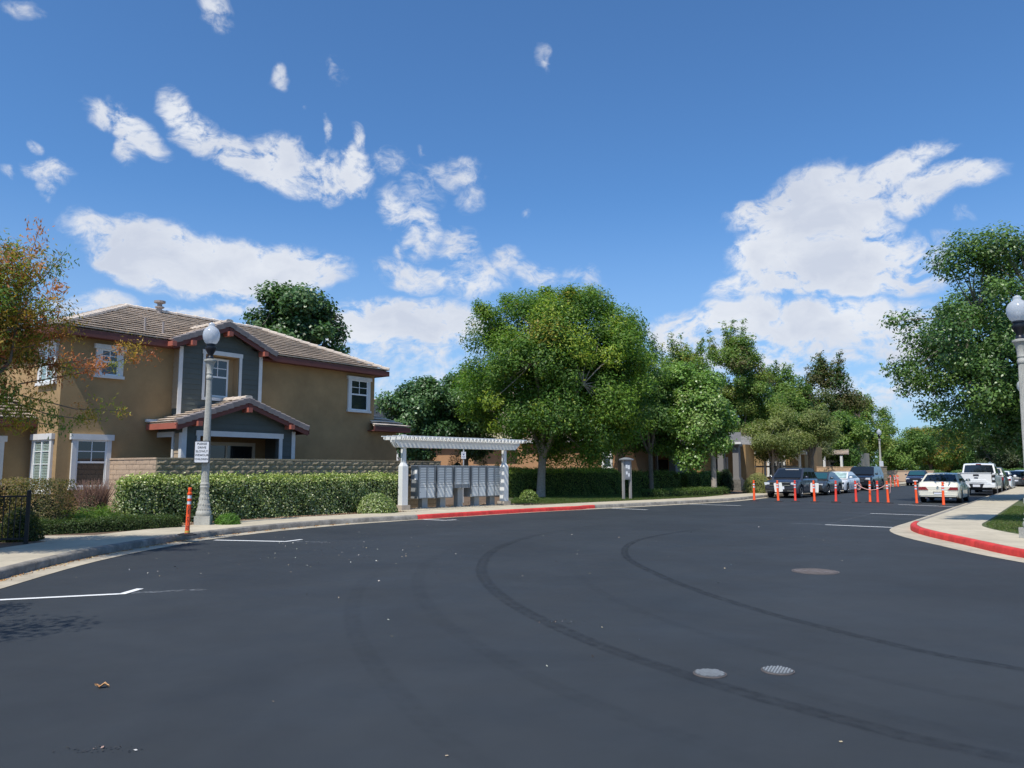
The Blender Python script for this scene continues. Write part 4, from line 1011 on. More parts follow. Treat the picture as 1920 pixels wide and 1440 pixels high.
def make_lamp(name, loc, label):
    e = empty(name, loc, R(10), label, 'street lamp', 'concrete street lamps with acorn globes')
    MB().box(-.195, .195, -.195, .195, -.1, .24).build('plinth', lampc, e)
    b = MB(); b.lathe([(.18, .24), (.195, .27), (.198, .32), (.185, .36), (.165, .39), (.160, .45), (.140, .56), (.122, .70), (.110, .86), (.106, .96), (.120, .985), (.120, 1.01), (.108, 1.03), (.120, 1.06), (.120, 1.09), (.102, 1.11)], 32); 
    for z, r, n_, h in ((.42, .164, 20, .03), (.54, .146, 16, .04), (.70, .124, 14, .05), (.84, .113, 14, .05)):
        for k in range(n_):
            a = 2 * math.pi * k / n_; x, y = r * math.cos(a), r * math.sin(a); b.box(x - .012, x + .012, y - .012, y + .012, z - h / 2, z + h / 2)
    b.build('base', lampc, e, smooth=40)
    b = MB(); b.lathe([(.102, 1.11), (.100, 1.6), (.092, 2.4), (.080, 3.2), (.070, 3.86)], 36, flute=(1.11, 3.9, .90)); b.build('fluted_shaft', lampc, e, smooth=25)
    b = MB(); b.lathe([(.072, 3.86), (.086, 3.88), (.086, 3.95), (.073, 3.97), (.073, 4.0), (.086, 4.02), (.078, 4.05), (.080, 4.14), (.098, 4.26), (.128, 4.33), (.155, 4.36), (.155, 4.40), (.10, 4.42)], 24); b.build('capital', lampc, e, smooth=40)
    b = MB(); b.lathe([(.085, 4.42), (.085, 4.46), (.065, 4.50), (.075, 4.56), (.13, 4.66), (.145, 4.70), (.145, 4.74), (.11, 4.75), (.11, 4.79), (.135, 4.80), (.135, 4.83)], 24); b.build('fitter', lampb, e, smooth=35)
    b = MB(); b.lathe([(.115, 4.83), (.16, 4.87), (.205, 4.96), (.222, 5.06), (.215, 5.14), (.185, 5.22), (.13, 5.28), (.085, 5.31), (.075, 5.34), (.085, 5.37), (.06, 5.40), (.03, 5.42), (.006, 5.43)], 28, cap=False); g = b.build('globe', globe, e, smooth=60)
    b = MB(); b.lathe([(.004, 5.42), (.014, 5.45), (.006, 5.48), (.002, 5.52)], 8); b.build('finial', lampb, e)
    b = MB(); b.lathe([(.05, 4.84), (.06, 4.95), (.055, 5.02), (.02, 5.05)], 12); b.build('lamp_bulb', mat('bulb_white', (.75, .75, .74), .4), e, smooth=40)
    return e
l1 = make_lamp('street_lamp', (-8.15, 20.55, .14), 'pale fluted street lamp with acorn globe beside the left pavement, carrying a notice plate')
for nm, (x, y, z), lab in (('a', (11.02, 16.45, .14), 'tall fluted lamp with acorn globe at the right edge of the picture'), ('b', (35.9, 75.2, .12), 'small far street lamp with round globe above the orange posts'),
                     ('c', (22.2, 33.2, .14), 'second lamp behind the pavement at the right edge, mostly out of the picture')):
    c = copy_tree(l1); c.location = (x, y, z); c['label'] = lab; c.name = 'street_lamp'; c.scale = (1, 1, .965 if nm == 'a' else 1)
def text_mesh(s, size, name, m, parent, loc, rot, extr=.0015, align='CENTER', bold=0.0):
    cu = bpy.data.curves.new(name, 'FONT'); cu.body = s; cu.size = size; cu.extrude = extr; cu.align_x = align; cu.align_y = 'CENTER'; cu.offset = bold; cu.resolution_u = 2
    to = bpy.data.objects.new(name, cu); C.objects.link(to); bpy.context.view_layer.update()
    me = bpy.data.meshes.new_from_object(to.evaluated_get(bpy.context.evaluated_depsgraph_get())); bpy.data.objects.remove(to); bpy.data.curves.remove(cu)
    me.materials.clear(); me.materials.append(m); o = link(name, me, parent, loc, rot); return o
def round_rect(w, h, r, y0, y1, n=5):
    pts = []
    for cx, cz, a0 in ((w / 2 - r, h / 2 - r, 0), (-w / 2 + r, h / 2 - r, 90), (-w / 2 + r, -h / 2 + r, 180), (w / 2 - r, -h / 2 + r, 270)):
        for k in range(n): a = R(a0 + 90 * k / (n - 1)); pts.append((cx + r * math.cos(a), cz + r * math.sin(a)))
    m = len(pts); return [(x, y0, z) for x, z in pts] + [(x, y1, z) for x, z in pts], [tuple(range(m)), tuple(range(2 * m - 1, m - 1, -1))] + [(i, i + m, (i + 1) % m + m, (i + 1) % m) for i in range(m)]
def sign(label, x, y, z, ang, w, h, plate, edge, txt, tm, cat='sign', name='street_sign'):
    e = empty(name, (x, y, z), ang, label, cat)
    b = MB(); b.add(*round_rect(w, h, .035, 0, -.006)); b.build('border', edge, e)
    b = MB(); b.add(*round_rect(w - .045, h - .045, .02, -.0061, -.009)); b.build('face', plate, e)
    for s_, sx, sz, size in txt: text_mesh(s_, size, 'lettering', tm, e, (sx, -.0105, sz), (math.pi / 2, 0, 0), bold=.001)
    b = MB(); b.box(-.02, .02, .0, .10, h * .3, h * .34); b.box(-.02, .02, .0, .10, -h * .34, -h * .3); b.build('bracket', mat('sign_steel', ()) if False else MAT['sign_steel'], e)
    return e
blackp = mat('sign_black', (.02, .022, .026), .5)
s1 = sign('white plate on the left lamp asking drivers to go slowly', -8.19, 20.35, 2.055, R(12), .385, .59, MAT['sign_white'], blackp,
     [('PLEASE', 0, .215, .078), ('DRIVE', 0, .115, .078), ('SLOWLY', 0, .015, .078), ('WE', -.105, -.085, .078), ('OUR', .092, -.085, .078), ('CHILDREN', 0, -.19, .068)], blackp)
b = MB(); pts = [(0, -.030), (.028, 0), (.030, .018), (.018, .027), (.004, .020), (0, .012), (-.004, .020), (-.018, .027), (-.030, .018), (-.028, 0)]
b.add([(x * .8 - .015, -.0112, z * .8 - .085) for x, z in pts], [tuple(range(len(pts)))]); b.build('heart', blackp, s1)
sign('dark green white-bordered street sign on the right lamp at the picture edge', 10.99, 16.22, 2.02, R(-4), .40, .40, mat('sign_green', (.012, .05, .035), .5), MAT['sign_white'],
     [('1', -.055, -.065, .17), ('J', -.07, .065, .10)], MAT['sign_white'])
sign('small pale plate on the far lamp', 35.85, 74.95, 2.1, R(20), .5, .6, MAT['sign_white'], MAT['sign_white'], [], blackp)

# ================================================================ ORANGE DELINEATOR POSTS
orange = mat('orange_plastic', (.95, .105, .02), .45, var=.04); refl = mat('reflective_white', (.70, .70, .76), .35); rub = mat('black_rubber', (.02, .02, .022), .8)
redor = mat('red_orange_plastic', (.80, .06, .035), .45)
def make_post(loc, rz, lean, label, body=orange, name='delineator_post'):
    e = empty(name, loc, rz, label, 'traffic post', 'orange delineator posts')
    e.rotation_euler = (lean[0], lean[1], rz)
    if loc[1] > 25: e.scale = (1.15, 1.15, 1)
    b = MB(); n = 8; b.lathe([(.20, 0), (.195, .022), (.12, .040), (.055, .045)], 8); b.build('base', rub, e)
    b = MB(); b.lathe([(.056, .04), (.054, .09), (.048, .11), (.045, .66)], 20, cap=False)
    b.lathe([(.047, .66), (.047, .67), (.041, .672), (.041, .745), (.047, .747), (.049, .79), (.049, .80), (.041, .802), (.041, .872), (.045, .876), (.054, .90), (.052, .925), (.034, .935), (.034, .965), (.040, .985), (.042, 1.03), (.036, 1.045), (.0, 1.046)], 20, cap=False)
    b.build('tube', body, e, smooth=35)
    for z in (.674, .804): bb = MB(); bb.lathe([(.0425, z), (.0425, z + .068)], 20, cap=False); bb.build('reflective_band', refl, e, smooth=60)
    return e
p0 = make_post((-7.20, 17.28, .152), .3, (.0, R(1.2)), 'orange post with black lettering standing alone by the left lamp')
for i, ch in enumerate('SURF PAVING'):
    if ch != ' ': text_mesh(ch, .058, 'lettering', blackp, p0, (-.003 + .0, -.0475, .615 - i * .047), (math.pi / 2, 0, 0), extr=.001, bold=.0008)
MB().lathe([(.0575, .055), (.0555, .10)], 16, cap=False).build('sticker', mat('yellow_label', (.65, .42, .08), .5), p0)
plist = [(1414, 39.6, 0, 'orange post at the left end of the row, beside the kerb and bush'), (1459, 38.9, 0, 'orange post with a white board, in front of the dark SUV grille'),
         (1491, 38.9, 1, 'red-orange post in front of the dark SUV rear door side'), (1527, 38.2, 0, 'orange post with a white board, in front of the grey sedan'),
         (1567, 37.9, 1, 'red-orange post in front of the white sedan nose'), (1605, 37.6, 1, 'red-orange post holding the left end of the slack chain'),
         (1631, 37.4, 0, 'orange post in the row just left of the closely spaced pair'), (1645.5, 37.1, 1, 'darker red-orange post of the close pair in the row'), (1665, 36.8, 0, 'orange post at the right end of the middle row')]
P_ = []; E_ = []
for i, (u, Y, k, lab) in enumerate(plist):
    x = xat(u, 930, Y); e = make_post((x, Y, .002), random.uniform(-.5, .5), (R(random.uniform(-1.2, 1.2)), R(random.uniform(-1.5, 1.5))), lab, redor if k else orange); P_.append((x, Y)); E_.append(e)
boards = mat('white_board', (.86, .84, .76), .6)
for i in (1, 3):
    o = MB(); o.add(*round_rect(.36, .46, .04, 0, -.008)); o = o.build('notice_panel', boards, E_[i]); E_[i].rotation_euler.z = 0; o.location = (.05, .060, .70); o.rotation_euler = (0, R(4 if i == 3 else -5), .05)
    o['label'] = 'blank cream board fixed behind the post'
for u, Y, lab in ((1719, 36.0, 'orange post behind the left tail light of the cream sedan'), (1769, 34.2, 'orange post in front of the cream sedan bumper, right of its plate')):
    make_post((xat(u, 940, Y), Y, .002), .1, (0, R(-1.5 if u < 1750 else .5)), lab)
far = []
for i, (u, Y) in enumerate(((1646.5, 68.5), (1653.5, 70), (1670, 70.3), (1678, 70.5), (1684, 70.2), (1682.5, 76))):
    x = xat(u, 905, Y); far.append((x, Y)); make_post((x, Y, .01), .2, (0, R(random.uniform(-2, 2))), ['far orange post at the left of the chained group', 'far orange post in front of the distant lamp', 'far orange post just right of the distant lamp', 'far orange post left of the last pair',
        'far orange post at the right end of the chained group', 'farthest orange post behind the right end of the group'][i], orange)
make_post((xat(1893, 910, 62), 62, .01), .2, (0, 0), 'orange post beside the white cars parked by the right kerb')
def chain(p, q, z0, z1, sag, label, r=.014):
    b = MB(); p, q = Vector((*p, z0)), Vector((*q, z1)); L = (q - p).length; n = max(6, int(L / .30)); pts = []
    for i in range(n + 1):
        t = i / n; c = p.lerp(q, t); c.z -= sag * 4 * t * (1 - t); pts.append(c)
    b.tube(pts, r, 5); o = b.build('plastic_chain', mat('chain_red_white', (.80, .42, .36), .5)); tag(o, label, 'chain')
chain(P_[5], P_[8], .93, .93, .32, 'pale chain hanging slack between the red-orange posts of the row')
chain(P_[8], far[2], .93, .93, .9, 'pale chain running back from the row to the far post by the lamp')
chain(far[0], far[2], .93, .93, .15, 'pale chain between the far posts around the distant lamp'); chain(far[2], far[4], .60, .60, .12, 'pale chain strung along the last far posts')
b = MB(); pts = [(P_[5][0] + .12 + .12 * math.cos(a), P_[5][1] - .07, .78 + .16 * math.sin(a)) for a in np.linspace(0, 2 * math.pi, 14)]; b.tube(pts, .014, 5); tag(b.build('plastic_chain', MAT['chain_red_white']), 'loop of pale chain hung on the chained red-orange post', 'chain')
# black railing at the left edge
rl = empty('iron_railing', (-9.62, 15.45, .12), R(180 + 22), 'black metal railing ending in a square post at the left edge', 'fence')
bk = mat('railing_black', (.006, .006, .007), .6)
MB().box(-.035, .035, -.035, .035, -.1, 1.03).build('post', bk, rl)
b = MB(); b.lathe([(.045, 1.03), (.045, 1.05), (.02, 1.07)], 8); b.build('post_cap', bk, rl)
for z in (.10, .93): MB().box(.03, 3.4, -.016, .016, z, z + .035).build('rail', bk, rl)
pm = MB(); pm.box(-.0085, .0085, -.0085, .0085, .13, .93); pm = pm.mesh('picket', bk)
for i in range(33): link('picket', pm, rl, (.12 + i * .098, 0, 0))
MB().box(2.4, 2.47, -.035, .035, -.1, 1.03).build('post', bk, rl)
# ================================================================ VEGETATION
LM = leafmat('foliage', .38, .5, .3); LMg = leafmat('glossy_foliage', .25, .38, .45)
bark = mat('bark', (.17, .14, .11), .95, var=.35, vscale=12, bump=1, bscale=18); barkl = mat('pale_bark', (.34, .29, .24), .92, var=.25, vscale=10, bump=.8, bscale=18)
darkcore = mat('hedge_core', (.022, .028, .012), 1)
def tree(name, label, x, y, cx, cy, zc, rx, ry, rz, tr, nleaf, nclump, L, Wd, cols, wts, z0=.1, seed=1, fork=1.6, flat=.78, clump=.24, group=None, bm=None, spill=0.0, top=0.0, lm=None, lean=0, hollow=.45, trunks=1, droop=.4, sprig=0, jit=.25, lob=1.0, spikes=0, spl=1.0):
    """tapered trunk, limbs reaching into leaf clumps, and a crown of single leaves"""
    g = np.random.default_rng(seed)
    e = empty(name, (x, y, z0), 0, label, 'tree', group)
    ox, oy, oz = cx - x, cy - y, zc - z0
    # clump centres on and in an uneven ellipsoid
    d = unit(g.normal(size=(nclump, 3))); 
    amp = g.uniform(-.22, .24, 9) * lob
    lobd = unit(g.normal(size=(9, 3)))
    Rr = 1 + (np.clip(d @ lobd.T, 0, 1) ** 3 @ amp)
    rad = g.uniform(0, 1, nclump) ** hollow * Rr
    rad = np.minimum(rad, 1.18); cen = d * rad[:, None] * np.array([rx, ry, rz]) * (1 - clump * .55)
    if top: up = cen[:, 2] > 0; cen[up, :2] *= (1 - top * (cen[up, 2:3] / rz)); 
    cen += np.array([ox, oy, oz])
    rc = clump * (rx + ry + rz) / 3 * g.uniform(.55, 1.35, nclump)
    if spikes:          # upright leading shoots that make the top ragged
        add, ar = [], []
        for _ in range(spikes):
            a_ = g.uniform(0, 2 * math.pi); q_ = g.uniform(.1, .85); hx, hy = rx * q_ * math.cos(a_), ry * q_ * math.sin(a_); zz = rz * math.sqrt(1 - q_ * q_) * .82; ln_ = g.uniform(.18, .42) * rz * spl
            for k_ in range(4): add.append((ox + hx * (1 + .05 * k_) + g.normal() * .05, oy + hy, oz + zz + ln_ * k_ / 3)); ar.append(clump * (rx + ry) / 2 * (.75 - .15 * k_))
        cen = np.concatenate([cen, np.array(add)]); rc = np.concatenate([rc, np.array(ar)]); nclump = len(cen)
    # wood
    b = MB()
    for tk in range(trunks):
        tx = (tk - (trunks - 1) / 2) * .35
        fz = fork * (1 + .1 * tk); pts = [(tx, 0, -.1), (tx + lean * fz * .3, 0, fz * .5), (tx * 1.2 + lean * fz, 0, fz)]
        b.tube([(tx, 0, -.05), (tx, 0, .12), *pts[1:]], [tr * 1.5, tr * 1.08, tr * .92, tr * .9], 10)
        nl = 6; base = Vector(pts[-1]); ordr = g.permutation(nclump)[:nl]
        limbs = []
        for k in range(nl):
            a = 2 * math.pi * (k + g.uniform(-.2, .2)) / nl; reach = g.uniform(.35, .62)
            tip = Vector((ox + math.cos(a) * rx * reach, oy + math.sin(a) * ry * reach, oz + rz * g.uniform(-.15, .45)))
            m1 = base.lerp(tip, .35) + Vector((g.normal() * .12, g.normal() * .12, .25)); m2 = base.lerp(tip, .7) + Vector((g.normal() * .2, g.normal() * .2, .15))
            P = [base - Vector((0, 0, .08)), m1, m2, tip]; b.tube(P, [tr * .62, tr * .42, tr * .27, tr * .1], 7); limbs.append(P)
        lead = [base, base.lerp(Vector((ox, oy, oz)), .5) + Vector((.1, .1, 0)), Vector((ox, oy, oz + rz * .55))]; b.tube(lead, [tr * .7, tr * .5, tr * .1], 7); limbs.append(lead)
        for i in range(tk, nclump, trunks):
            c = Vector(cen[i]); best = min(((Vector(p) - c).length, p) for L_ in limbs for p in L_[1:])[1]; best = Vector(best)
            mid = best.lerp(c, .5) + Vector((g.normal() * .1, g.normal() * .1, -.05)); b.tube([best, mid, c], [tr * .17, tr * .10, tr * .03], 4)
    b.build('trunk', bm or bark, e, smooth=60)
    # leaves
    per = g.multinomial(nleaf, (rc ** 2) / (rc ** 2).sum()); idx = np.repeat(np.arange(nclump), per); N = len(idx)
    dd = unit(g.normal(size=(N, 3))); rr = g.uniform(0, 1, N) ** .42
    # small twigs: leaves gather along short sprays
    nsp = max(8, N // 14); spd = unit(g.normal(size=(nsp, 3))); spi = g.integers(0, nsp, N); dd = unit(dd * .55 + spd[spi] * .75)
    P = cen[idx] + dd * (rr * rc[idx])[:, None] * np.array([1.05, 1.05, flat]); P += g.normal(size=P.shape) * L * .5
    outw = unit((P - np.array([ox, oy, oz])) / np.array([rx, ry, rz]))
    nr = dd * .5 + outw * .45 + np.array([0, 0, .55]) + g.normal(size=(N, 3)) * .55
    P = P[:N]
    ck = g.choice(len(cols), nclump, p=np.array(wts) / sum(wts)); pick = np.where(g.random(N) < .68, ck[idx], g.choice(len(cols), N, p=np.array(wts) / sum(wts)))
    col = pal(N, cols, wts, jit, base=pick)
    me = leaves('crown', P, nr, L, Wd, col, lm or LM, droop=droop); link('crown', me, e)
    return e
G_ = dict
ash = [(.11, .205, .034), (.165, .265, .040), (.28, .35, .045), (.070, .140, .028), (.30, .26, .04)]
deep = [(.065, .135, .034), (.09, .17, .042), (.13, .215, .05), (.045, .095, .028)]
lime = [(.16, .28, .055), (.21, .33, .08), (.12, .215, .04), (.28, .37, .12)]
olive = [(.22, .26, .085), (.17, .205, .065), (.29, .31, .12), (.12, .15, .045)]
brownish = [(.10, .135, .042), (.14, .13, .055), (.07, .105, .03), (.17, .15, .065)]
pist = [(.13, .215, .045), (.25, .26, .045), (.42, .27, .055), (.50, .20, .085), (.40, .13, .06)]
autumn = [(.17, .24, .05), (.29, .28, .05), (.42, .23, .05), (.11, .18, .035)]
pear = [(.055, .12, .042), (.08, .16, .055), (.12, .21, .075), (.035, .08, .030)]
grn = [(.13, .22, .048), (.18, .27, .06), (.09, .165, .035), (.25, .30, .07)]

tree('ash_tree', 'large round-crowned green tree in the middle, forked pale trunk by the hedge', 1.5, 40.4, 2.35, 40.0, 6.5, 5.75, 4.0, 5.05, .23, 190000, 270, .165, .07, ash, [5, 5, 2.4, 5, .25], seed=11, fork=2.2, flat=.85, bm=barkl, top=.14, hollow=.32, clump=.185, lean=.05, lob=.12, spikes=9, spl=.35)
tree('ash_tree', 'dark green tree joining the big round tree on its right, thin dark trunk', 8.3, 46.2, 7.9, 46.6, 5.6, 2.9, 2.9, 3.6, .16, 42000, 60, .19, .075, deep + [ash[1]], [4, 4, 2, 2, 3], seed=12, fork=2.4, clump=.26, spikes=6)
tree('pear_tree', 'light green broad-leaved tree with a pale straight trunk, right of the big tree', 12.0, 46.0, 11.15, 46.3, 5.0, 2.6, 2.4, 3.7, .17, 48000, 66, .18, .12, lime, [4, 3, 4, 1.5], seed=13, fork=2.2, bm=barkl, top=.15, clump=.28, lm=LMg)
tree('ash_tree', 'tall slim green tree rising behind the light green tree', 14.6, 60.5, 13.9, 61, 7.4, 2.5, 2.3, 4.9, .17, 22000, 40, .24, .10, grn + [autumn[1]], [3, 3, 2, 2, 1], seed=14, fork=3, top=.3, clump=.26, spikes=6)
tree('ash_tree', 'tall ragged tree with several upright tops left of the parked cars', 20.0, 66.5, 19.7, 67, 7.6, 3.6, 2.9, 5.8, .2, 56000, 76, .23, .09, grn + [brownish[1]], [3, 3, 3, 2, 2], seed=15, fork=3, clump=.22, hollow=.5, spikes=11)
tree('olive_tree', 'small grey-green tree hanging over the dark SUV', 19.6, 57.5, 19.6, 57.4, 4.05, 3.1, 2.3, 2.1, .12, 34000, 50, .17, .075, olive, [4, 3, 2, 2], seed=16, fork=1.9, bm=barkl, clump=.3, trunks=2)
tree('ash_tree', 'rounded green tree between the ragged tree and the brownish one', 26.8, 76, 26.8, 76, 6.8, 3.2, 2.8, 5.0, .2, 34000, 54, .24, .11, grn, [3, 3, 3, 2], seed=17, fork=3, clump=.25, spikes=7)
tree('ash_tree', 'dark brownish-green tree behind the white sedan', 31.5, 78.5, 32.2, 78.5, 6.6, 3.9, 3.2, 5.9, .24, 46000, 70, .27, .12, brownish + [deep[0]], [3, 3, 3, 2, 3], seed=18, fork=3, clump=.22, hollow=.5, spikes=10)
tree('olive_tree', 'pale spindly little tree in front of the low tan wall', 26.1, 67.0, 26.4, 67, 3.7, 2.0, 1.8, 1.5, .10, 9000, 30, .17, .08, [(.25, .27, .16), (.15, .19, .08), (.2, .22, .1)], [2, 3, 2], seed=19, fork=1.8, bm=barkl, clump=.32)
tree('olive_tree', 'dark-trunked tree beside the grey sedan roof', 22.7, 58.6, 22.8, 58.8, 4.9, 2.0, 2.0, 2.0, .22, 16000, 30, .17, .08, olive + [deep[1]], [3, 3, 1, 2, 2], seed=20, fork=2.4, clump=.32)
tree('ash_tree', 'green tree with yellow patches just left of the far lamp', 41.0, 92, 41.6, 92, 5.2, 4.2, 3.6, 4.6, .22, 34000, 50, .28, .13, grn + [autumn[1], autumn[2]], [3, 4, 2, 3, .7, .3], seed=21, fork=2, clump=.24, hollow=.5, spikes=8)
tree('ash_tree', 'bushy green tree right behind the black SUV', 31.6, 72.5, 31.3, 72.5, 3.9, 2.7, 2.4, 3.2, .2, 26000, 36, .28, .13, deep + grn[:2], [2, 3, 2, 1, 2, 2], seed=22, fork=1.5, clump=.3)
tree('maple_tree', 'far tree turning orange at its crown beyond the cream sedan', 64.5, 119, 65.0, 119, 4.9, 5.3, 4.6, 3.8, .25, 26000, 46, .33, .16, autumn, [3, 3, 1.7, 2], seed=23, fork=1.8, clump=.26)
tree('maple_tree', 'far round green tree left of the orange-tinged one', 56.5, 112, 57.0, 112, 4.2, 4.6, 4.2, 3.4, .25, 22000, 40, .32, .16, grn, [2, 3, 3, 1], seed=24, fork=1.6, clump=.28)
tree('maple_tree', 'tall dark tree behind the orange-tinged one', 74.5, 133, 75.5, 133, 6.0, 7.2, 5.6, 5.2, .3, 34000, 60, .36, .18, deep + [grn[0]], [2, 3, 3, 1, 2], seed=25, fork=2, clump=.24)
tree('maple_tree', 'far dull green tree above the white pickup', 79.5, 126, 80, 126, 3.9, 4.6, 4.2, 3.2, .3, 18000, 36, .33, .17, [(.10, .13, .06), (.13, .15, .08), (.08, .11, .05)], [2, 2, 2], seed=26, fork=1.5, clump=.28)
tree('maple_tree', 'far greyish tree at the end of the right-hand parked cars', 83.5, 122, 84, 122, 3.4, 5.0, 4.2, 2.7, .3, 18000, 36, .33, .17, [(.14, .16, .09), (.11, .14, .07), (.08, .11, .05)], [2, 2, 2], seed=27, fork=1.5, clump=.28)
tree('ash_tree', 'green tree behind the right lamp above the white parked cars', 44.8, 64.5, 44.0, 64.5, 5.6, 4.2, 4.0, 4.2, .25, 36000, 60, .25, .11, deep + grn[:2], [3, 3, 2, 2, 2, 1], seed=28, fork=2.2, clump=.26)
tree('cottonwood_tree', 'big open dark-green tree reaching in from the right edge', 27.4, 37.2, 25.2, 36.6, 7.1, 7.2, 4.6, 5.4, .26, 130000, 230, .18, .09, deep + [grn[0], (.09, .13, .05)], [3, 4, 3, 1, 3, 2], seed=29, fork=2.8, clump=.155, flat=.85, hollow=.42, lm=LMg, lob=1.3, spikes=8, spl=.6)
tree('pear_tree', 'dark leafy tree showing above the house roof', -16.2, 56.5, -16.9, 56.5, 10.9, 5.0, 3.8, 4.9, .25, 50000, 64, .30, .19, [(.06, .125, .040), (.085, .16, .05), (.12, .20, .08), (.04, .08, .025)], [3, 3, 1.5, 2], seed=30, fork=4, clump=.27, lm=LMg, hollow=.38)
tree('pear_tree', 'treetop just visible over the left end of the house roof', -29.5, 50.0, -29.3, 50, 8.3, 2.6, 2.4, 4.0, .2, 9000, 20, .28, .17, deep, [3, 3, 2, 2], seed=31, fork=3, clump=.32)
tree('pear_tree', 'dense dark tree with a pointed top just left of the big tree', -5.1, 43.0, -5.2, 43.2, 4.7, 2.15, 2.1, 3.2, .16, 44000, 60, .17, .12, pear, [3, 3, 2, 2], seed=32, fork=1.3, clump=.27, top=.25, lm=LMg)
tree('pear_tree', 'dark tree behind the shelter, between the pointed tree and the big tree', -2.7, 45.2, -2.7, 45.4, 5.3, 2.2, 2.0, 3.4, .16, 30000, 44, .18, .12, pear, [2, 3, 3, 2], seed=33, fork=2.6, clump=.28, top=.2, lm=LMg)

# pistache at the left edge: feathery, turning orange, with long side shoots
def pistache():
    x, y = -10.15, 13.3
    e = tree('pistache_tree', 'feathery tree turning orange and rust at the left edge before the house', x, y, -9.75, 13.45, 4.0, 1.9, 1.8, 2.0, .10, 50000, 110, .09, .028, pist, [5, 4, 3, 2, 1.5], seed=34, fork=1.5, clump=.26, hollow=.5, flat=.75, droop=1.2)
    g = np.random.default_rng(3); b = MB(); PP = []; CK = []
    shoots = [((-9.0, 13.5, 4.4), xz(75, 425, 13.6), 2, 3.4), ((-9.2, 14.4, 3.5), xz(262, 640, 16.4), 3, 3.6), ((-9.3, 14.4, 3.2), xz(285, 655, 16.8), 3, 3.2), ((-9.0, 13.6, 4.6), xz(125, 470, 13.8), 1, 2.4),
              ((-9.3, 14.3, 3.7), xz(222, 690, 15.8), 2, 3.5), ((-9.0, 13.2, 4.2), xz(130, 540, 13.1), 2, 3), ((-9.3, 14.4, 3.0), xz(240, 770, 16), 2, 2.6), ((-9.2, 13.5, 2.9), xz(200, 790, 15.2), 1, 2.8), ((-9.3, 13.0, 3.6), xz(150, 620, 14.4), 2, 3), ((-9.3, 13.2, 2.8), xz(120, 800, 14.4), 1, 2.5), ((-9.3, 13.2, 4.6), xz(40, 455, 13.4), 1, 2.4)]
    for a, c, k, wgt in shoots:
        a = Vector(a) - Vector((x, y, .1)); c = Vector(c) - Vector((x, y, .1)); m1 = a.lerp(c, .5) + Vector((0, 0, -.12)); P = [a, m1, c]; b.tube(P, [.014, .010, .004], 5)
        for t in np.arange(.12, 1.0, .075):
            q = a.lerp(m1, t * 2) if t < .5 else m1.lerp(c, t * 2 - 1); r_ = .10 + .11 * g.random(); n = int(62 * wgt / 3)
            if g.random() < .22: continue
            pp = np.array(q) + g.normal(size=(n, 3)) * r_ * .62 + g.normal(size=3) * .06; PP.append(pp); CK += [min(4, max(0, k + int(g.integers(-1, 2))))] * n
    b.build('branch', bark, e, smooth=60)
    PP = np.concatenate(PP); N = len(PP); CK = np.array(CK); nr = g.normal(size=(N, 3)) + np.array([0, -.3, .5])
    link('foliage_sprays', leaves('foliage_sprays', PP, nr, .085, .024, pal(N, pist, [1] * 5, .3, base=CK), LM, droop=1.5), e)
def xz(u, v, Y): return (xat(u, v, Y), Y, zat(v, Y))
pistache()
# trees just outside the picture whose shade falls into it
tree('pistache_tree', 'tree left of the picture that shades the near asphalt', -8.4, 5.4, -8.1, 5.5, 4.3, 1.9, 1.7, 1.6, .11, 9000, 30, .12, .04, pist, [4, 3, 2, 1, 1], seed=35, fork=1.6, clump=.3)

tree('poplar_tree', 'very tall tree right of the picture whose high crown shades the right pavement', 14.0, 13.6, 11.9, 15.7, 13.9, 4.0, 1.9, 1.2, .16, 20000, 50, .17, .07, deep, [3, 3, 2, 2], seed=36, fork=9.5, clump=.22)

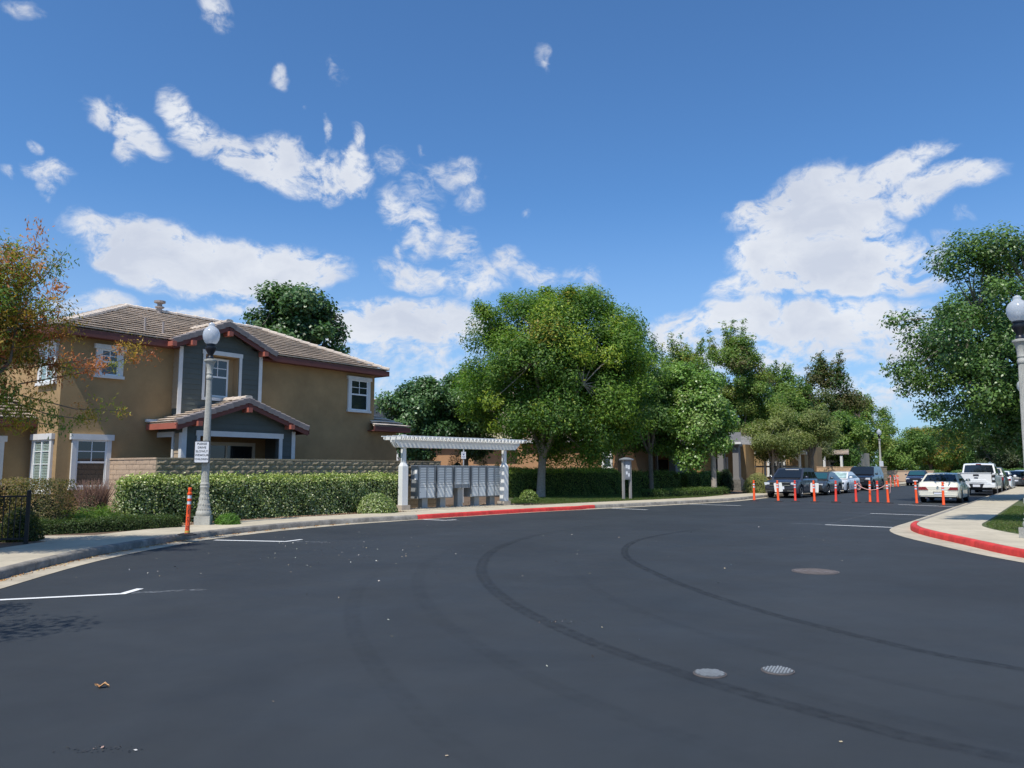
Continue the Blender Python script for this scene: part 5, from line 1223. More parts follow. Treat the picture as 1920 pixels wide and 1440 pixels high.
def hedge(name, label, pts, w, z0, z1, n, L, Wd, cols, wts, cat='hedge', group=None, m=None, seed=1, rough=.05, core=None, sunlit_top=None, stuffed=False):
    """clipped hedge along pts: leaves over a rounded box, over a dark core"""
    g = np.random.default_rng(seed); P = [Vector((a[0], a[1])) for a in pts]; seg = [(P[i + 1] - P[i]).length for i in range(len(P) - 1)]; tot = sum(seg)
    o = Vector(P[0]); h = z1 - z0
    # perimeter of the cross-section: front side, top, back side + ends
    s = g.uniform(0, tot, n); aF, aT, aB, aE = h, w, h * .35, 2 * w * h / tot; q = g.random(n) * (aF + aT + aB + aE)
    lx = s.copy(); ly = np.zeros(n); lz = np.zeros(n); nx = np.zeros((n, 3))
    fr = q < aF; tp = (q >= aF) & (q < aF + aT); bk_ = (q >= aF + aT) & (q < aF + aT + aB); en = q >= aF + aT + aB
    lz[fr] = g.uniform(0, h, fr.sum()); ly[fr] = 0; nx[fr] = (0, -1, .25)
    ly[tp] = g.uniform(0, w, tp.sum()); lz[tp] = h; nx[tp] = (0, 0, 1)
    ly[bk_] = w; lz[bk_] = g.uniform(h * .6, h, bk_.sum()); nx[bk_] = (0, 1, .2)
    lx[en] = np.where(g.random(en.sum()) < .5, 0, tot); ly[en] = g.uniform(0, w, en.sum()); lz[en] = g.uniform(0, h, en.sum()); nx[en] = np.where((lx[en] == 0)[:, None], np.array([-1., 0, .2]), np.array([1., 0, .2]))
    # round the edges
    r = min(w, h) * .32; cy = np.clip(ly, r, w - r); cz = np.clip(lz, -9, h - r); cxx = np.clip(lx, r, tot - r); v = np.stack([lx - cxx, ly - cy, lz - cz], 1); ln = np.linalg.norm(v, axis=1, keepdims=True)
    k = (ln > r).ravel(); v2 = np.where(ln > r, v / np.maximum(ln, 1e-6) * r, v); lx, ly, lz = cxx + v2[:, 0], cy + v2[:, 1], cz + v2[:, 2]
    bump = (np.sin(lx * 3.1 + lz * 4) * .5 + np.sin(lx * 7.3 + ly * 9 + lz * 6) * .5) * rough
    jit = g.normal(size=n) * rough * .9 - np.abs(g.normal(size=n)) * rough * .5
    nn = unit(nx + np.array([0, 0, 0])); off = (bump + jit)[:, None] * nn
    lx, ly, lz = lx + off[:, 0], ly + off[:, 1], lz + off[:, 2]
    # map along the polyline
    cum = np.concatenate([[0], np.cumsum(seg)]); si = np.clip(np.searchsorted(cum, lx, side='right') - 1, 0, len(seg) - 1)
    PA_ = np.array([[p.x, p.y] for p in P]); D = (PA_[1:] - PA_[:-1]) / np.array(seg)[:, None]; Nn = np.stack([-D[:, 1], D[:, 0]], 1)
    t = lx - cum[si]; XY = PA_[si] + D[si] * t[:, None] + Nn[si] * ly[:, None]
    cen = np.concatenate([XY - PA_[0], lz[:, None]], 1)
    nw = np.stack([D[si, 0] * nx[:, 0] + Nn[si, 0] * nx[:, 1], D[si, 1] * nx[:, 0] + Nn[si, 1] * nx[:, 1], nx[:, 2]], 1) + g.normal(size=(n, 3)) * .62
    e = empty(name, (P[0].x, P[0].y, z0), 0, label, cat, group)
    col = pal(n, cols, wts, .28)
    if sunlit_top is not None: mk = (lz > h * .86); col[mk] = col[mk] * np.array(sunlit_top)  # top leaves multiplied brighter; the sun on top is in their colour
    link('foliage', leaves('foliage', cen, nw, L, Wd, col, m or LM), e)
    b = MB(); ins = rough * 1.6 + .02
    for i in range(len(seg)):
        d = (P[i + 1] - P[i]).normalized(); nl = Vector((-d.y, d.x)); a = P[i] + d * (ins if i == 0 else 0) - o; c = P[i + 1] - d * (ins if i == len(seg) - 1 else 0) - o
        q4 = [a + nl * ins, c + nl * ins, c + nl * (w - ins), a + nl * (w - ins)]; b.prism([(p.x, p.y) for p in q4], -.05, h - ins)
    b.build('shade_core', core or darkcore, e)  # solid near-black core; the shade between leaves is its colour
    return e
def bush(name, label, x, y, z0, rx, ry, rz, n, L, Wd, cols, wts, seed=1, twig=0, cat='shrub', m=None, group=None, fill=.30, up=.3, boxy=1.0, core=True):
    g = np.random.default_rng(seed); e = empty(name, (x, y, z0), 0, label, cat, group)
    d = unit(g.normal(size=(n, 3))); d[:, 2] = np.abs(d[:, 2]) * 1.0 - .12; d = unit(d)
    if boxy != 1: d = np.sign(d) * np.abs(d) ** boxy; d = d / np.maximum(np.abs(d).max(1, keepdims=True), .75)
    lob = unit(g.normal(size=(8, 3))); Rr = 1 + (np.clip(unit(d) @ lob.T, 0, 1) ** 4 @ g.uniform(-.22, .2, 8))
    r = Rr * (1 - fill * np.abs(g.normal(size=n)) * .6); P = d * r[:, None] * np.array([rx, ry, rz]); P[:, 2] += rz * .06
    nr = unit(d) + np.array([0, 0, up]) + g.normal(size=(n, 3)) * .6
    link('foliage', leaves('foliage', P, nr, L, Wd, pal(n, cols, wts, .3), m or LM), e)
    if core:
        b = MB(); prof = [(rx * .2, -.05)] + [(rx * (.74 if boxy != 1 else .68) * math.cos(a), rz * .74 * math.sin(a)) for a in np.linspace(.02, 1.5, 7)]; b.lathe(prof, 12); c = b.build('shade_core', darkcore, e, smooth=60); c.scale = (1, ry / rx, 1)  # dark dome inside: shade between the leaves as plain colour
    if twig:
        b = MB()
        for _ in range(twig):
            a = g.uniform(0, 2 * math.pi); q = g.uniform(.2, 1); t = (math.cos(a) * rx * q, math.sin(a) * ry * q, rz * g.uniform(.75, 1.1)); b.tube([(t[0] * .15, t[1] * .15, 0), (t[0] * .6, t[1] * .6, t[2] * .6), t], [.010, .006, .003], 4)
        b.build('twigs', mat('reddish_twigs', (.22, .13, .10), .9), e, kind='stuff')
    return e
varieg = [(.26, .33, .10), (.42, .47, .22), (.12, .18, .045), (.60, .62, .40), (.06, .10, .028)]
hp = Vector((-10.05, 20.15))
hedge('hedge', 'long variegated pale green clipped hedge in front of the block wall', [hp, hp + dA * 10.4], .62, .13, 1.38, 52000, .065, .036, varieg, [5, 4, 4, 1.6, 3], m=LMg, seed=41, rough=.06, sunlit_top=(1.35, 1.3, 1.1))
hedge('low_hedge', 'low dense dark green ground hedge beside the left pavement', [(-10.75, 17.25), (-9.7, 18.1), (-8.35, 19.75)], .75, .13, .42, 16000, .045, .02, [(.055, .095, .03), (.08, .125, .04), (.11, .14, .05), (.04, .07, .02)], [3, 3, 2, 2], seed=42, rough=.035)
hedge('low_hedge', 'bright green strappy border behind the low dark hedge', [(-11.3, 18.2), (-9.9, 19.4)], .8, .13, .52, 5000, .17, .018, [(.13, .22, .04), (.17, .27, .06), (.09, .15, .03)], [3, 2, 2], seed=43, rough=.09)
hedge('hedge', 'brownish yellow clipped hedge at the left edge under the window', [(-14.2, 16.6), (-11.6, 18.75)], .9, .13, 1.30, 12000, .05, .028, [(.24, .20, .07), (.30, .22, .09), (.16, .15, .05), (.34, .22, .12)], [3, 3, 2, 2], seed=44)
bush('shrub', 'rounded brown-green shrub between the clipped hedge and the house corner', -11.05, 18.35, .12, .55, .5, 1.16, 7500, .05, .028, [(.19, .15, .06), (.13, .13, .045), (.24, .17, .09), (.08, .09, .03)], [3, 3, 2, 2], seed=45, boxy=.7)
bush('shrub', 'reddish twiggy round shrub under the ground-floor window', -11.35, 21.0, .12, .62, .5, 1.14, 6500, .035, .016, [(.30, .16, .12), (.36, .22, .16), (.20, .17, .08), (.24, .12, .09)], [3, 2, 2, 2], seed=46, twig=260, fill=.55)
bush('shrub', 'sparse reddish shrub against the sunlit block wall', -10.55, 21.35, .12, .38, .3, .62, 1500, .03, .015, [(.26, .16, .10), (.2, .16, .08)], [2, 2], seed=47, twig=120, fill=.7, core=False)
bush('shrub', 'bright variegated round shrub beside the left shelter post', -4.62, 26.3, .12, .70, .60, .66, 8000, .06, .035, varieg, [6, 3, 4, 1, 2], seed=48, m=LMg)
bush('shrub', 'dark shrub with a yellow sprig behind the railing', -10.15, 16.1, .10, .42, .42, .72, 4500, .05, .028, [(.05, .07, .02), (.08, .10, .03), (.28, .24, .03)], [4, 3, .3], seed=49)
for i, (x, y, r, h) in enumerate(((-11.0, 15.6, .55, .85), (-11.9, 15.2, .6, .9), (-12.9, 14.8, .7, .9))):
    bush('shrub', ['dark green shrub behind the end of the black railing', 'dark green shrub behind the middle of the railing', 'dark green shrub behind the railing, at the picture edge'][i], x, y, .08, r, r * .8, h, 5000, .06, .032, [(.05, .075, .02), (.08, .11, .03), (.12, .13, .04)], [4, 3, 2], seed=50 + i)
bush('grass_tuft', 'bright green strappy clump right beside the left lamp', -7.55, 20.75, .12, .34, .30, .30, 1500, .20, .018, [(.12, .24, .04), (.16, .3, .06), (.08, .15, .03)], [3, 2, 2], seed=54, up=.2, core=False, cat='plant')
for i, (u, v) in enumerate(((500, 968), (590, 960), (640, 957), (468, 972))):
    Y = 1.47 * 1440 / (v - 880); bush('grass_tuft', ['small green tuft on the mulch, second from the lamp', 'small green tuft on the mulch, third from the lamp', 'small green tuft on the mulch, nearest the round shrub', 'small green tuft on the mulch, closest to the lamp clump'][i],
        (u - 960) / 1440 * Y, Y + .5, .12, .18, .16, .16, 380, .12, .016, [(.12, .2, .04), (.1, .15, .03)], [1, 1], seed=60 + i, core=False, cat='plant')
# behind the mailboxes and along the lawn
hd = [(.20, .28, .07), (.14, .21, .05), (.32, .38, .13), (.07, .11, .03)]
hedge('hedge', 'long dark clipped hedge behind the big tree trunk', [(-.1, 40.4), (6.35, 44.9)], 1.0, .13, 1.60, 34000, .085, .045, hd, [3, 4, 1.5, 4], seed=70, rough=.07, sunlit_top=(2.0, 1.8, 1.6))
hedge('hedge', 'second dark clipped hedge right of the notice board', [(6.9, 45.2), (10.6, 48.2)], 1.0, .13, 1.40, 15000, .09, .05, hd, [2, 4, 1, 4], seed=71, rough=.08)
hedge('hedge', 'short dark clipped hedge behind the pale straight trunk', [(10.9, 48.3), (14.4, 51.0)], 1.0, .13, 1.38, 13000, .09, .05, hd, [2, 4, 1, 4], seed=72, rough=.08)
hedge('low_hedge', 'low bright-topped ground hedge along the pavement by the pale trunk', [(7.6, 40.1), (11.0, 43.2), (13.2, 46.9)], 1.3, .13, .50, 15000, .075, .03, [(.06, .10, .025), (.10, .16, .04), (.16, .22, .05)], [3, 3, 1.2], seed=73, rough=.05)
bush('shrub', 'low shrub with leafy tips right of the right shelter post', .75, 35.0, .12, .5, .45, .55, 2600, .08, .04, hd, [2, 2, 2, 2], seed=74)
bush('shrub', 'rounded yellow-green bush left of the dark SUV', 15.2, 48.2, .12, .92, .8, 1.30, 7500, .075, .03, [(.26, .28, .10), (.33, .34, .14), (.18, .20, .06)], [3, 3, 2], seed=75)
bush('shrub', 'small dark spiky plant before the grey porch column', 13.95, 50.5, .3, .5, .5, 1.5, 1800, .28, .03, [(.03, .05, .02), (.05, .08, .03)], [2, 1], seed=76)
bush('shrub', 'slender small bush before the yellow wall', 11.9, 51.0, .12, .38, .35, 2.5, 1300, .09, .04, [(.08, .09, .04), (.14, .12, .06)], [2, 1], seed=77, core=False, fill=.9)
for i, (u, Y, r, h, lab) in enumerate(((858, 47.5, .8, 2.6, 'upright dark shrub behind the second mailbox'), (905, 49, .55, 2.2, 'thin upright shrub against the peach wall behind the fourth mailbox'), (932, 50, .35, 1.9, 'narrow dark shrub against the peach wall near the right shelter post'))):
    bush('shrub', lab, (u - 960) / 1440 * Y, Y, .12, r, r, h, 3000, .10, .05, [(.05, .06, .025), (.09, .08, .04), (.12, .10, .05)], [3, 2, 1], seed=80 + i)
bush('shrub', 'pinkish shrub with pale blooms near the far lamp', 38.0, 79.0, .1, 1.0, .9, 1.0, 2500, .12, .06, [(.25, .12, .10), (.2, .22, .1), (.5, .4, .38)], [2, 2, 1], seed=84)
for i, (u, Y, r, h, lab) in enumerate(((1705, 97, 1.8, 1.4, 'dark bush behind the far dark sedan'), (1745, 105, 2.2, 1.5, 'dark bush row beyond the cream sedan roof'), (1800, 108, 2.6, 1.6, 'dark bush behind the white pickup cab'), (1860, 112, 3.0, 1.7, 'dark bush beyond the black parked car'), (1905, 116, 3.0, 1.7, 'dark bush at the far right road end'), (1640, 96, 2.2, 1.5, 'dark bush behind the far orange posts'))):
    bush('shrub', lab, (u - 960) / 1440 * Y, Y, .05, r, r * .8, h, 3500, .22, .12, deep + [olive[0]], [3, 3, 2, 1, .6], seed=90 + i)
# grass: short blades on both lawns
def grass(label_name, poly_fn, n, x0, x1, y0, y1, cols, wts, h=.05):
    g = rng; X = g.uniform(x0, x1, n); Y = g.uniform(y0, y1, n); k = poly_fn(X, Y); X, Y = X[k], Y[k]; N = len(X)
    cen = np.stack([X, Y, np.full(N, .135 + h * .4)], 1); nr = g.normal(size=(N, 3)) * np.array([1, 1, .35]); 
    t = leaves('grass', cen, nr, h * 1.6, .014, pal(N, cols, wts, .3), LM, droop=0); o = link('grass', t); o['kind'] = 'stuff'; return o
lawnR = np.array([[p.x, p.y] for p in offset(kr, -1.72) if 15.5 < p.y < 60])
def behindR(X, Y):
    xi = np.interp(Y, lawnR[:, 1], lawnR[:, 0]); return (X > xi + .05) & ~(((X - 11.2) ** 2 + (Y - 16.6) ** 2) < 1.1)
grass('lawn', behindR, 60000, 10, 20, 17.0, 31, [(.09, .14, .03), (.13, .17, .045), (.2, .18, .07)], [4, 3, 1], .05)
lwL = np.array([[p.x, p.y] for p in offset(kl, 1.86) if 31 < p.y < 60])
def behindL(X, Y): return (X < np.interp(Y, lwL[:, 1], lwL[:, 0]) - .05) & (X > -.2 + (Y - 33) * .05) & (Y < 41 + X * .66)
grass('lawn', behindL, 60000, -.5, 12, 33, 46, [(.07, .12, .03), (.10, .15, .035), (.18, .17, .06)], [4, 3, 1], .07)
MB().prism([(-.1, 34.6), (3.8, 36.9), (6.9, 39.4), (11.0, 42.6), (9.5, 46.5), (6, 44.5), (-.2, 40.2)], .10, .139).build('lawn', lawnm, kind='structure')
# far wood closing the street beyond the last trees
g = np.random.default_rng(77); nW = 260; cx_ = g.uniform(-40, 330, nW); cy_ = 185 + g.uniform(-12, 12, nW) + cx_ * .05; hh = g.uniform(4.5, 9.5, nW); rr_ = g.uniform(3, 6, nW); ix = np.repeat(np.arange(nW), 230)
dd_ = unit(g.normal(size=(len(ix), 3))); cen = np.stack([cx_[ix] + dd_[:, 0] * rr_[ix], cy_[ix] + dd_[:, 1] * rr_[ix], hh[ix] * .5 + dd_[:, 2] * hh[ix] * .52], 1)
o = link('far_wood', leaves('far_wood', cen, dd_ + np.array([0, -.3, .5]) + g.normal(size=dd_.shape) * .4, .95, .6, pal(len(ix), deep + grn[:2], [2, 2, 1, 3, 1, 1], .3), LM)); o['kind'] = 'stuff'
# wood chips on the mulch
P = []
for p in offset(kl, 1.95):
    if 19 < p.y < 32:
        for _ in range(150):
            q = p + (Vector((-.8, .6, 0)) * abs(rng.normal(0, 1.1))); P.append((q.x + rng.normal() * .2, q.y + rng.normal() * .2, .138))
for _ in range(1500): P.append((rng.uniform(10.3, 12.2), rng.uniform(15.6, 17.4), .137))
P = [p for p in P if p[0] < 9 or p[0] > np.interp(p[1], lawnR[:, 1], lawnR[:, 0])]
scatter_flat('wood_chips', P, .055, [(.30, .19, .11), (.38, .27, .17), (.20, .12, .07), (.13, .16, .05)], [3, 2, 3, .6], litter, .008, .5)
# ================================================================ VEHICLES (local x forward, y to the car's left)
glassc = mat('car_glass', (.012, .016, .02), .04, spec=.8)
glassb = mat('car_glass_teal', (.02, .075, .085), .05, spec=.9)
tyre = mat('tyre', (.015, .015, .016), .85); rimm = mat('alloy_rim', (.42, .43, .45), .3, metal=.7); rimd = mat('dark_rim', (.05, .05, .055), .4, metal=.3)
blk_pl = mat('black_plastic', (.015, .015, .017), .55); chrome = mat('chrome', (.75, .76, .78), .15, metal=1); lampw = mat('head_lamp', (.62, .66, .70), .12, spec=.8)
lampr = mat('tail_lamp', (.22, .012, .016), .15, spec=.8); platem = mat('number_plate', (.72, .73, .78), .5); amber = mat('amber_lamp', (.7, .25, .03), .3)
def wheel_parts(par, x, y, r, w, rim, side):
    b = MB(); pr = [(r * .62, -w / 2), (r * .92, -w / 2), (r, -w / 2 + .03), (r, w / 2 - .03), (r * .92, w / 2), (r * .62, w / 2)]; b.lathe(pr, 24, cap=True); o = b.build('wheel', tyre, par, smooth=40, loc=(x, y, r)); o.rotation_euler = (-math.pi / 2 * side, 0, 0)
    b = MB(); b.lathe([(r * .66, w / 2 - .035), (r * .66, w / 2 + .004), (r * .58, w / 2 + .004), (r * .56, w / 2 - .03)], 24, cap=False); b.lathe([(r * .15, w / 2 - .03), (r * .15, w / 2 - .002), (r * .08, w / 2 + .002)], 12)
    for k in range(7):
        a = 2 * math.pi * k / 7; c, s = math.cos(a), math.sin(a); t = r * .045
        b.add([(c * r * .12 - s * t, s * r * .12 + c * t, w / 2 - .012), (c * r * .12 + s * t, s * r * .12 - c * t, w / 2 - .012), (c * r * .6 + s * t * 1.4, s * r * .6 - c * t * 1.4, w / 2 - .004), (c * r * .6 - s * t * 1.4, s * r * .6 + c * t * 1.4, w / 2 - .004)], [(0, 1, 2, 3)])
    b.build('rim', rim, o, smooth=40)
def interp(P, x):
    for (a, b), (c, d) in zip(P[:-1], P[1:]):
        if x <= c: return b + (d - b) * max(0, (x - a)) / max(c - a, 1e-6)
    return P[-1][1]
def car(name, label, cat, x, y, heading, L, Wd, H, paint, deck, cab, axles, wr=.34, sill=.22, belt=None, glass_m=None, rim=None, roofm=None, side_split=(.5,), group=None, wwin=None, shift=.86, round_f=.12, round_r=.08, bed=False):
    """deck: (x, z) of the lower body's top from tail to nose; cab: (x_rear_base, x_rear_top, x_front_top, x_front_base)"""
    e = empty(name, (x, y, .0), heading, label, cat, group); hl = L / 2; gm_ = glass_m or glassc; n = 64
    V = []; Fc = []; K = 12
    xs = [-hl + L * i / (n - 1) for i in range(n)]
    def hw(xx):
        t = (xx + hl) / L; f = 1.0
        if t < .10: f = 1 - round_r * ((.10 - t) / .10) ** 2
        if t > .86: f = 1 - round_f * ((t - .86) / .14) ** 2
        return Wd / 2 * f
    for xx in xs:
        w = hw(xx); zt = interp(deck, xx); ov = 0; zb = sill
        for ax in axles:
            dd_ = abs(xx - ax)
            if dd_ < wr * 1.16: zb = max(zb, wr + math.sqrt(max(0, (wr * 1.16) ** 2 - dd_ * dd_)))
        endlift = .14 * max(0, 1 - (xx + hl) / (L * .05)) + .10 * max(0, 1 - (hl - xx) / (L * .05))
        s0 = sill + endlift; zb = max(zb, s0); zm = max(min(.58, zt - .2), zb + .03); z5 = max(zt - .14, zm + .02)
        ring = [(0, s0), (w * .70, s0), (w * .70, zb), (w * .985, zb), (w * 1.0, zm), (w * .985, z5), (w * .955, max(zt - .05, z5 + .01)), (w * .90, zt), (w * .55, zt + .022), (0, zt + .03)]
        K = len(ring); V += [(xx, yy, zz) for yy, zz in ring] + [(xx, -yy, zz) for yy, zz in ring]
    for i in range(n - 1):
        for s in (0, 1):
            for k in range(K - 1):
                a, b_, c, d = i * 2 * K + s * K + k, i * 2 * K + s * K + k + 1, (i + 1) * 2 * K + s * K + k + 1, (i + 1) * 2 * K + s * K + k
                Fc.append((a, d, c, b_) if s == 0 else (a, b_, c, d))
    for i, fl in ((0, 0), (n - 1, 1)):
        r0 = [i * 2 * K + k for k in range(K)] + [i * 2 * K + K + k for k in range(K - 1, -1, -1)]
        Fc.append(tuple(r0) if fl else tuple(r0[::-1]))
    b = MB(); b.add(V, Fc); body = b.build('body', paint, e, smooth=32)
    # cabin
    xr0, xr1, xf1, xf0 = cab; zb0 = belt or interp(deck, 0); zb0 -= .02; m = 26; wb = Wd / 2 * .93; wt = Wd / 2 * (wwin or .76); V = []; Fc = []
    def roofz(xx):
        if xx < xr1: return zb0 + (H - .05 - zb0) * (xx - xr0) / (xr1 - xr0)
        if xx > xf1: return zb0 + (H - .05 - zb0) * (xf0 - xx) / (xf0 - xf1)
        t = (xx - xr1) / (xf1 - xr1); return H - .05 + .05 * math.sin(math.pi * min(max(t, 0), 1)) ** .7
    xs2 = sorted(set([xr0 + (xf0 - xr0) * i / (m - 1) for i in range(m)] + [xr1, xf1]))
    for xx in xs2:
        z = roofz(xx); t = min(1, (z - zb0) / (H - zb0)); w = wb + (wt - wb) * t
        ring = [(wb, zb0 - .02), (w + (wb - w) * .0 + .0, z - .0), (w * .90, z + .018 * t), (0, z + .034 * t)]
        V += [(xx, yy, zz) for yy, zz in ring] + [(xx, -yy, zz) for yy, zz in ring]
    for i in range(len(xs2) - 1):
        for s in (0, 1):
            for k in range(3):
                a, b_, c, d = i * 8 + s * 4 + k, i * 8 + s * 4 + k + 1, (i + 1) * 8 + s * 4 + k + 1, (i + 1) * 8 + s * 4 + k
                Fc.append((a, d, c, b_) if s == 0 else (a, b_, c, d))
    b = MB(); b.add(V, Fc); b.build('cabin', roofm or paint, e, smooth=28)
    # glass
    def slope_panel(nm, xa, xb, gm2):      # xa at the base, xb at the roof
        pts = []; sg = 1 if xb < xa else -1
        lo, hi = .10, .90
        for t in (lo, hi):
            xx = xa + (xb - xa) * t; z = zb0 + (H - .05 - zb0) * t; w = (wb + (wt - wb) * t) - .085
            for yy in np.linspace(-w, w, 7): pts.append((xx + sg * .022, yy, z + .024 + .020 * t * (1 - (yy / w) ** 2)))
        b = MB(); f = [(k, k + 1, k + 8, k + 7) if sg > 0 else (k, k + 7, k + 8, k + 1) for k in range(6)]; b.add(pts, f); b.build(nm, gm2, e)
    slope_panel('windshield', xf0, xf1, gm_); slope_panel('rear_window', xr0, xr1, glassc)
    sp = [0] + list(side_split) + [1]
    for s in (1, -1):
        for q in range(len(sp) - 1):
            def pt(f_, t):        # f along the belt, t up
                xa = xr0 + (xr1 - xr0) * t + .10 * (1 - t) + .06; xb = xf0 + (xf1 - xf0) * t - .12 * (1 - t) - .05; g_ = .035 if 0 < q else 0
                xx = xa + (xb - xa) * f_; yy = (wb + (wt - wb) * t) + .008; return (xx, s * yy, zb0 + (H - .06 - zb0) * t)
            f0, f1 = sp[q] + (.015 if q else 0), sp[q + 1] - (.015 if q < len(sp) - 2 else 0)
            p4 = [pt(f0, .07), pt(f1, .07), pt(f1, .88), pt(f0, .88)]; b = MB(); b.quad(*(p4 if s < 0 else p4[::-1])); b.build('side_window', glassc, e)
        mx = xf0 - .38; b = MB(); b.lathe([(.02, -.07), (.085, -.05), (.095, .02), (.06, .07), (.01, .08)], 10); mo = b.build('mirror', paint, e, smooth=50, loc=(mx, s * (Wd / 2 + .06), zb0 + .10)); mo.scale = (.7, 1.15, 1)
        for ax in axles: wheel_parts(e, ax, s * (Wd / 2 - .125), wr, .22, rim or rimm, s)
        for ax in axles:          # dark lining inside each arch
            pass
        for k, hx in enumerate(side_split):
            xx = xr0 + (xf0 - xr0) * hx; MB().box(xx + .05, xx + .2, s * (Wd / 2 - .005) - .012, s * (Wd / 2 - .005) + .018, zb0 - .16, zb0 - .13).build('door_handle', paint, e)
            MB().box(xx - .004, xx + .004, s * (Wd / 2 - .004) - .004, s * (Wd / 2 - .004) + .006, sill + .14, zb0 - .06).build('door_gap', blk_pl, e)
    return e
def bxp(e, name, m, x0, x1, y0, y1, z0, z1): return MB().box(x0, x1, y0, y1, z0, z1).build(name, m, e)
def slab(e, name, m, x, d, poly, smooth=None):     # polygon (y, z) given a depth d along x, bevelled slightly
    n = len(poly); cy = sum(p[0] for p in poly) / n; cz = sum(p[1] for p in poly) / n; k = .93
    b = MB(); vs = [(x, y, z) for y, z in poly] + [(x + d * .6, y, z) for y, z in poly] + [(x + d, cy + (y - cy) * k, cz + (z - cz) * k) for y, z in poly]
    ar = sum(poly[i][0] * poly[(i + 1) % n][1] - poly[(i + 1) % n][0] * poly[i][1] for i in range(n)); fl = (ar > 0) == (d > 0)
    fs = [(i, (i + 1) % n, n + (i + 1) % n, n + i) for i in range(n)] + [(n + i, n + (i + 1) % n, 2 * n + (i + 1) % n, 2 * n + i) for i in range(n)] + [tuple(2 * n + i for i in range(n))]
    b.add(vs, fs if fl else [f[::-1] for f in fs]); return b.build(name, m, e, smooth)
def mirror(poly): return [(-y, z) for y, z in poly][::-1]
def pnt(name, col, rough=.28, metal=.0): return mat(name, col, rough, metal=metal, spec=.6, coat=.7)
pb = pnt('slate_blue_paint', (.040, .044, .062), .32, .3); pg = pnt('grey_paint', (.075, .080, .085), .3, .45); pw = pnt('white_paint', (.74, .75, .76), .3); pk = pnt('black_paint', (.008, .008, .011), .3)
pc = pnt('cream_paint', (.70, .67, .56), .32); pw2 = pnt('bright_white_paint', (.80, .81, .82), .3); pn = pnt('navy_paint', (.025, .03, .06), .25, .3); psil = pnt('silver_paint', (.5, .51, .53), .28, .5)
HL = math.atan2(-.805, -.592); HR = math.atan2(.81, .585)
# 1 dark SUV, nose toward us
v = car('suv', 'dark slate-blue SUV with silver grille bar parked first at the left kerb', 'car', 16.35, 45.2, HL, 4.6, 1.86, 1.68, pb, [(-2.3, .95), (-2.2, 1.06), (.55, 1.08), (.9, 1.06), (1.75, .98), (2.1, .88), (2.3, .72)], (-2.22, -1.75, .15, .98), (-1.42, 1.38), wr=.36, sill=.26, belt=1.07, side_split=(.3, .62), wwin=.78, rim=rimm)
N_ = 2.3
slab(v, 'bumper', pb, N_ - .02, .06, [(-.80, .40), (.80, .40), (.84, .62), (-.84, .62)])
slab(v, 'grille', blk_pl, N_ - .03, .05, [(-.52, .70), (.52, .70), (.56, .84), (-.56, .84)])
for z in (.69, .845): bxp(v, 'chrome_bar', chrome, N_, N_ + .045, -.56, .56, z, z + .036)
for s in (1, -1):
    po = [(.56, .70), (.86, .72), (.89, .88), (.60, .87)]; slab(v, 'headlight', lampw, N_ - .14, .10, po if s > 0 else mirror(po))
    po = [(.42, .40), (.80, .44), (.78, .56), (.50, .52)]; slab(v, 'air_intake', blk_pl, N_ + .02, .03, po if s > 0 else mirror(po)); bxp(v, 'chrome_bar', chrome, N_ + .04, N_ + .06, s * .62 - .2, s * .62 + .2, .40, .415)
slab(v, 'lower_intake', blk_pl, N_ + .02, .03, [(-.42, .36), (.42, .36), (.48, .54), (-.48, .54)])
bxp(v, 'number_plate', platem, N_ + .05, N_ + .07, -.26, .26, .50, .66)
b = MB(); b.lathe([(.055, 0), (.07, 0), (.07, .012), (.055, .012)], 18, cap=False)
for x0, y0, x1, y1 in ((-.03, .045, 0, .01), (.03, .045, 0, .01), (-.045, .0, -.022, -.045), (-.022, -.045, 0, -.01), (0, -.01, .022, -.045), (.022, -.045, .045, 0)): b.beam((x0, y0, .006), (x1, y1, .006), .010, .010)
o = b.build('emblem', chrome, v); o.location = (N_ + .025, 0, .78); o.rotation_euler = (math.pi / 2, 0, math.pi / 2)
bxp(v, 'wiper_cowl', blk_pl, .93, 1.02, -.72, .72, 1.07, 1.10); bxp(v, 'sun_visor_strip', MAT['paper_white'], .28, .33, -.25, .5, 1.575, 1.60)
for s in (1, -1): bxp(v, 'roof_rail', chrome if 0 else blk_pl, -1.5, .1, s * .66 - .015, s * .66 + .015, 1.655, 1.70); bxp(v, 'sill_trim', blk_pl, -.9, .95, s * .92 - .02, s * .92 + .02, .27, .40)
# 2 grey sedan
v = car('sedan', 'dark grey sedan with teal-looking windshield behind the dark SUV', 'car', 19.75, 49.75, HL, 4.75, 1.82, 1.43, pg, [(-2.37, .82), (-2.25, .98), (-1.6, 1.0), (.9, .95), (1.8, .86), (2.2, .76), (2.37, .62)], (-1.95, -1.0, .25, 1.20), (-1.42, 1.40), wr=.335, belt=.97, glass_m=glassb, side_split=(.5,), rim=rimm)
N_ = 2.37
slab(v, 'grille', blk_pl, N_ - .03, .05, [(-.42, .42), (.42, .42), (.50, .64), (-.50, .64)]); bxp(v, 'number_plate', platem, N_ + .02, N_ + .035, -.2, .2, .44, .56)
for s in (1, -1): po = [(.46, .60), (.80, .62), (.82, .72), (.55, .70)]; slab(v, 'headlight', lampw, N_ - .16, .12, po if s > 0 else mirror(po)); po = [(.55, .3), (.8, .34), (.8, .46), (.6, .42)]; slab(v, 'air_intake', blk_pl, N_ - .04, .05, po if s > 0 else mirror(po))
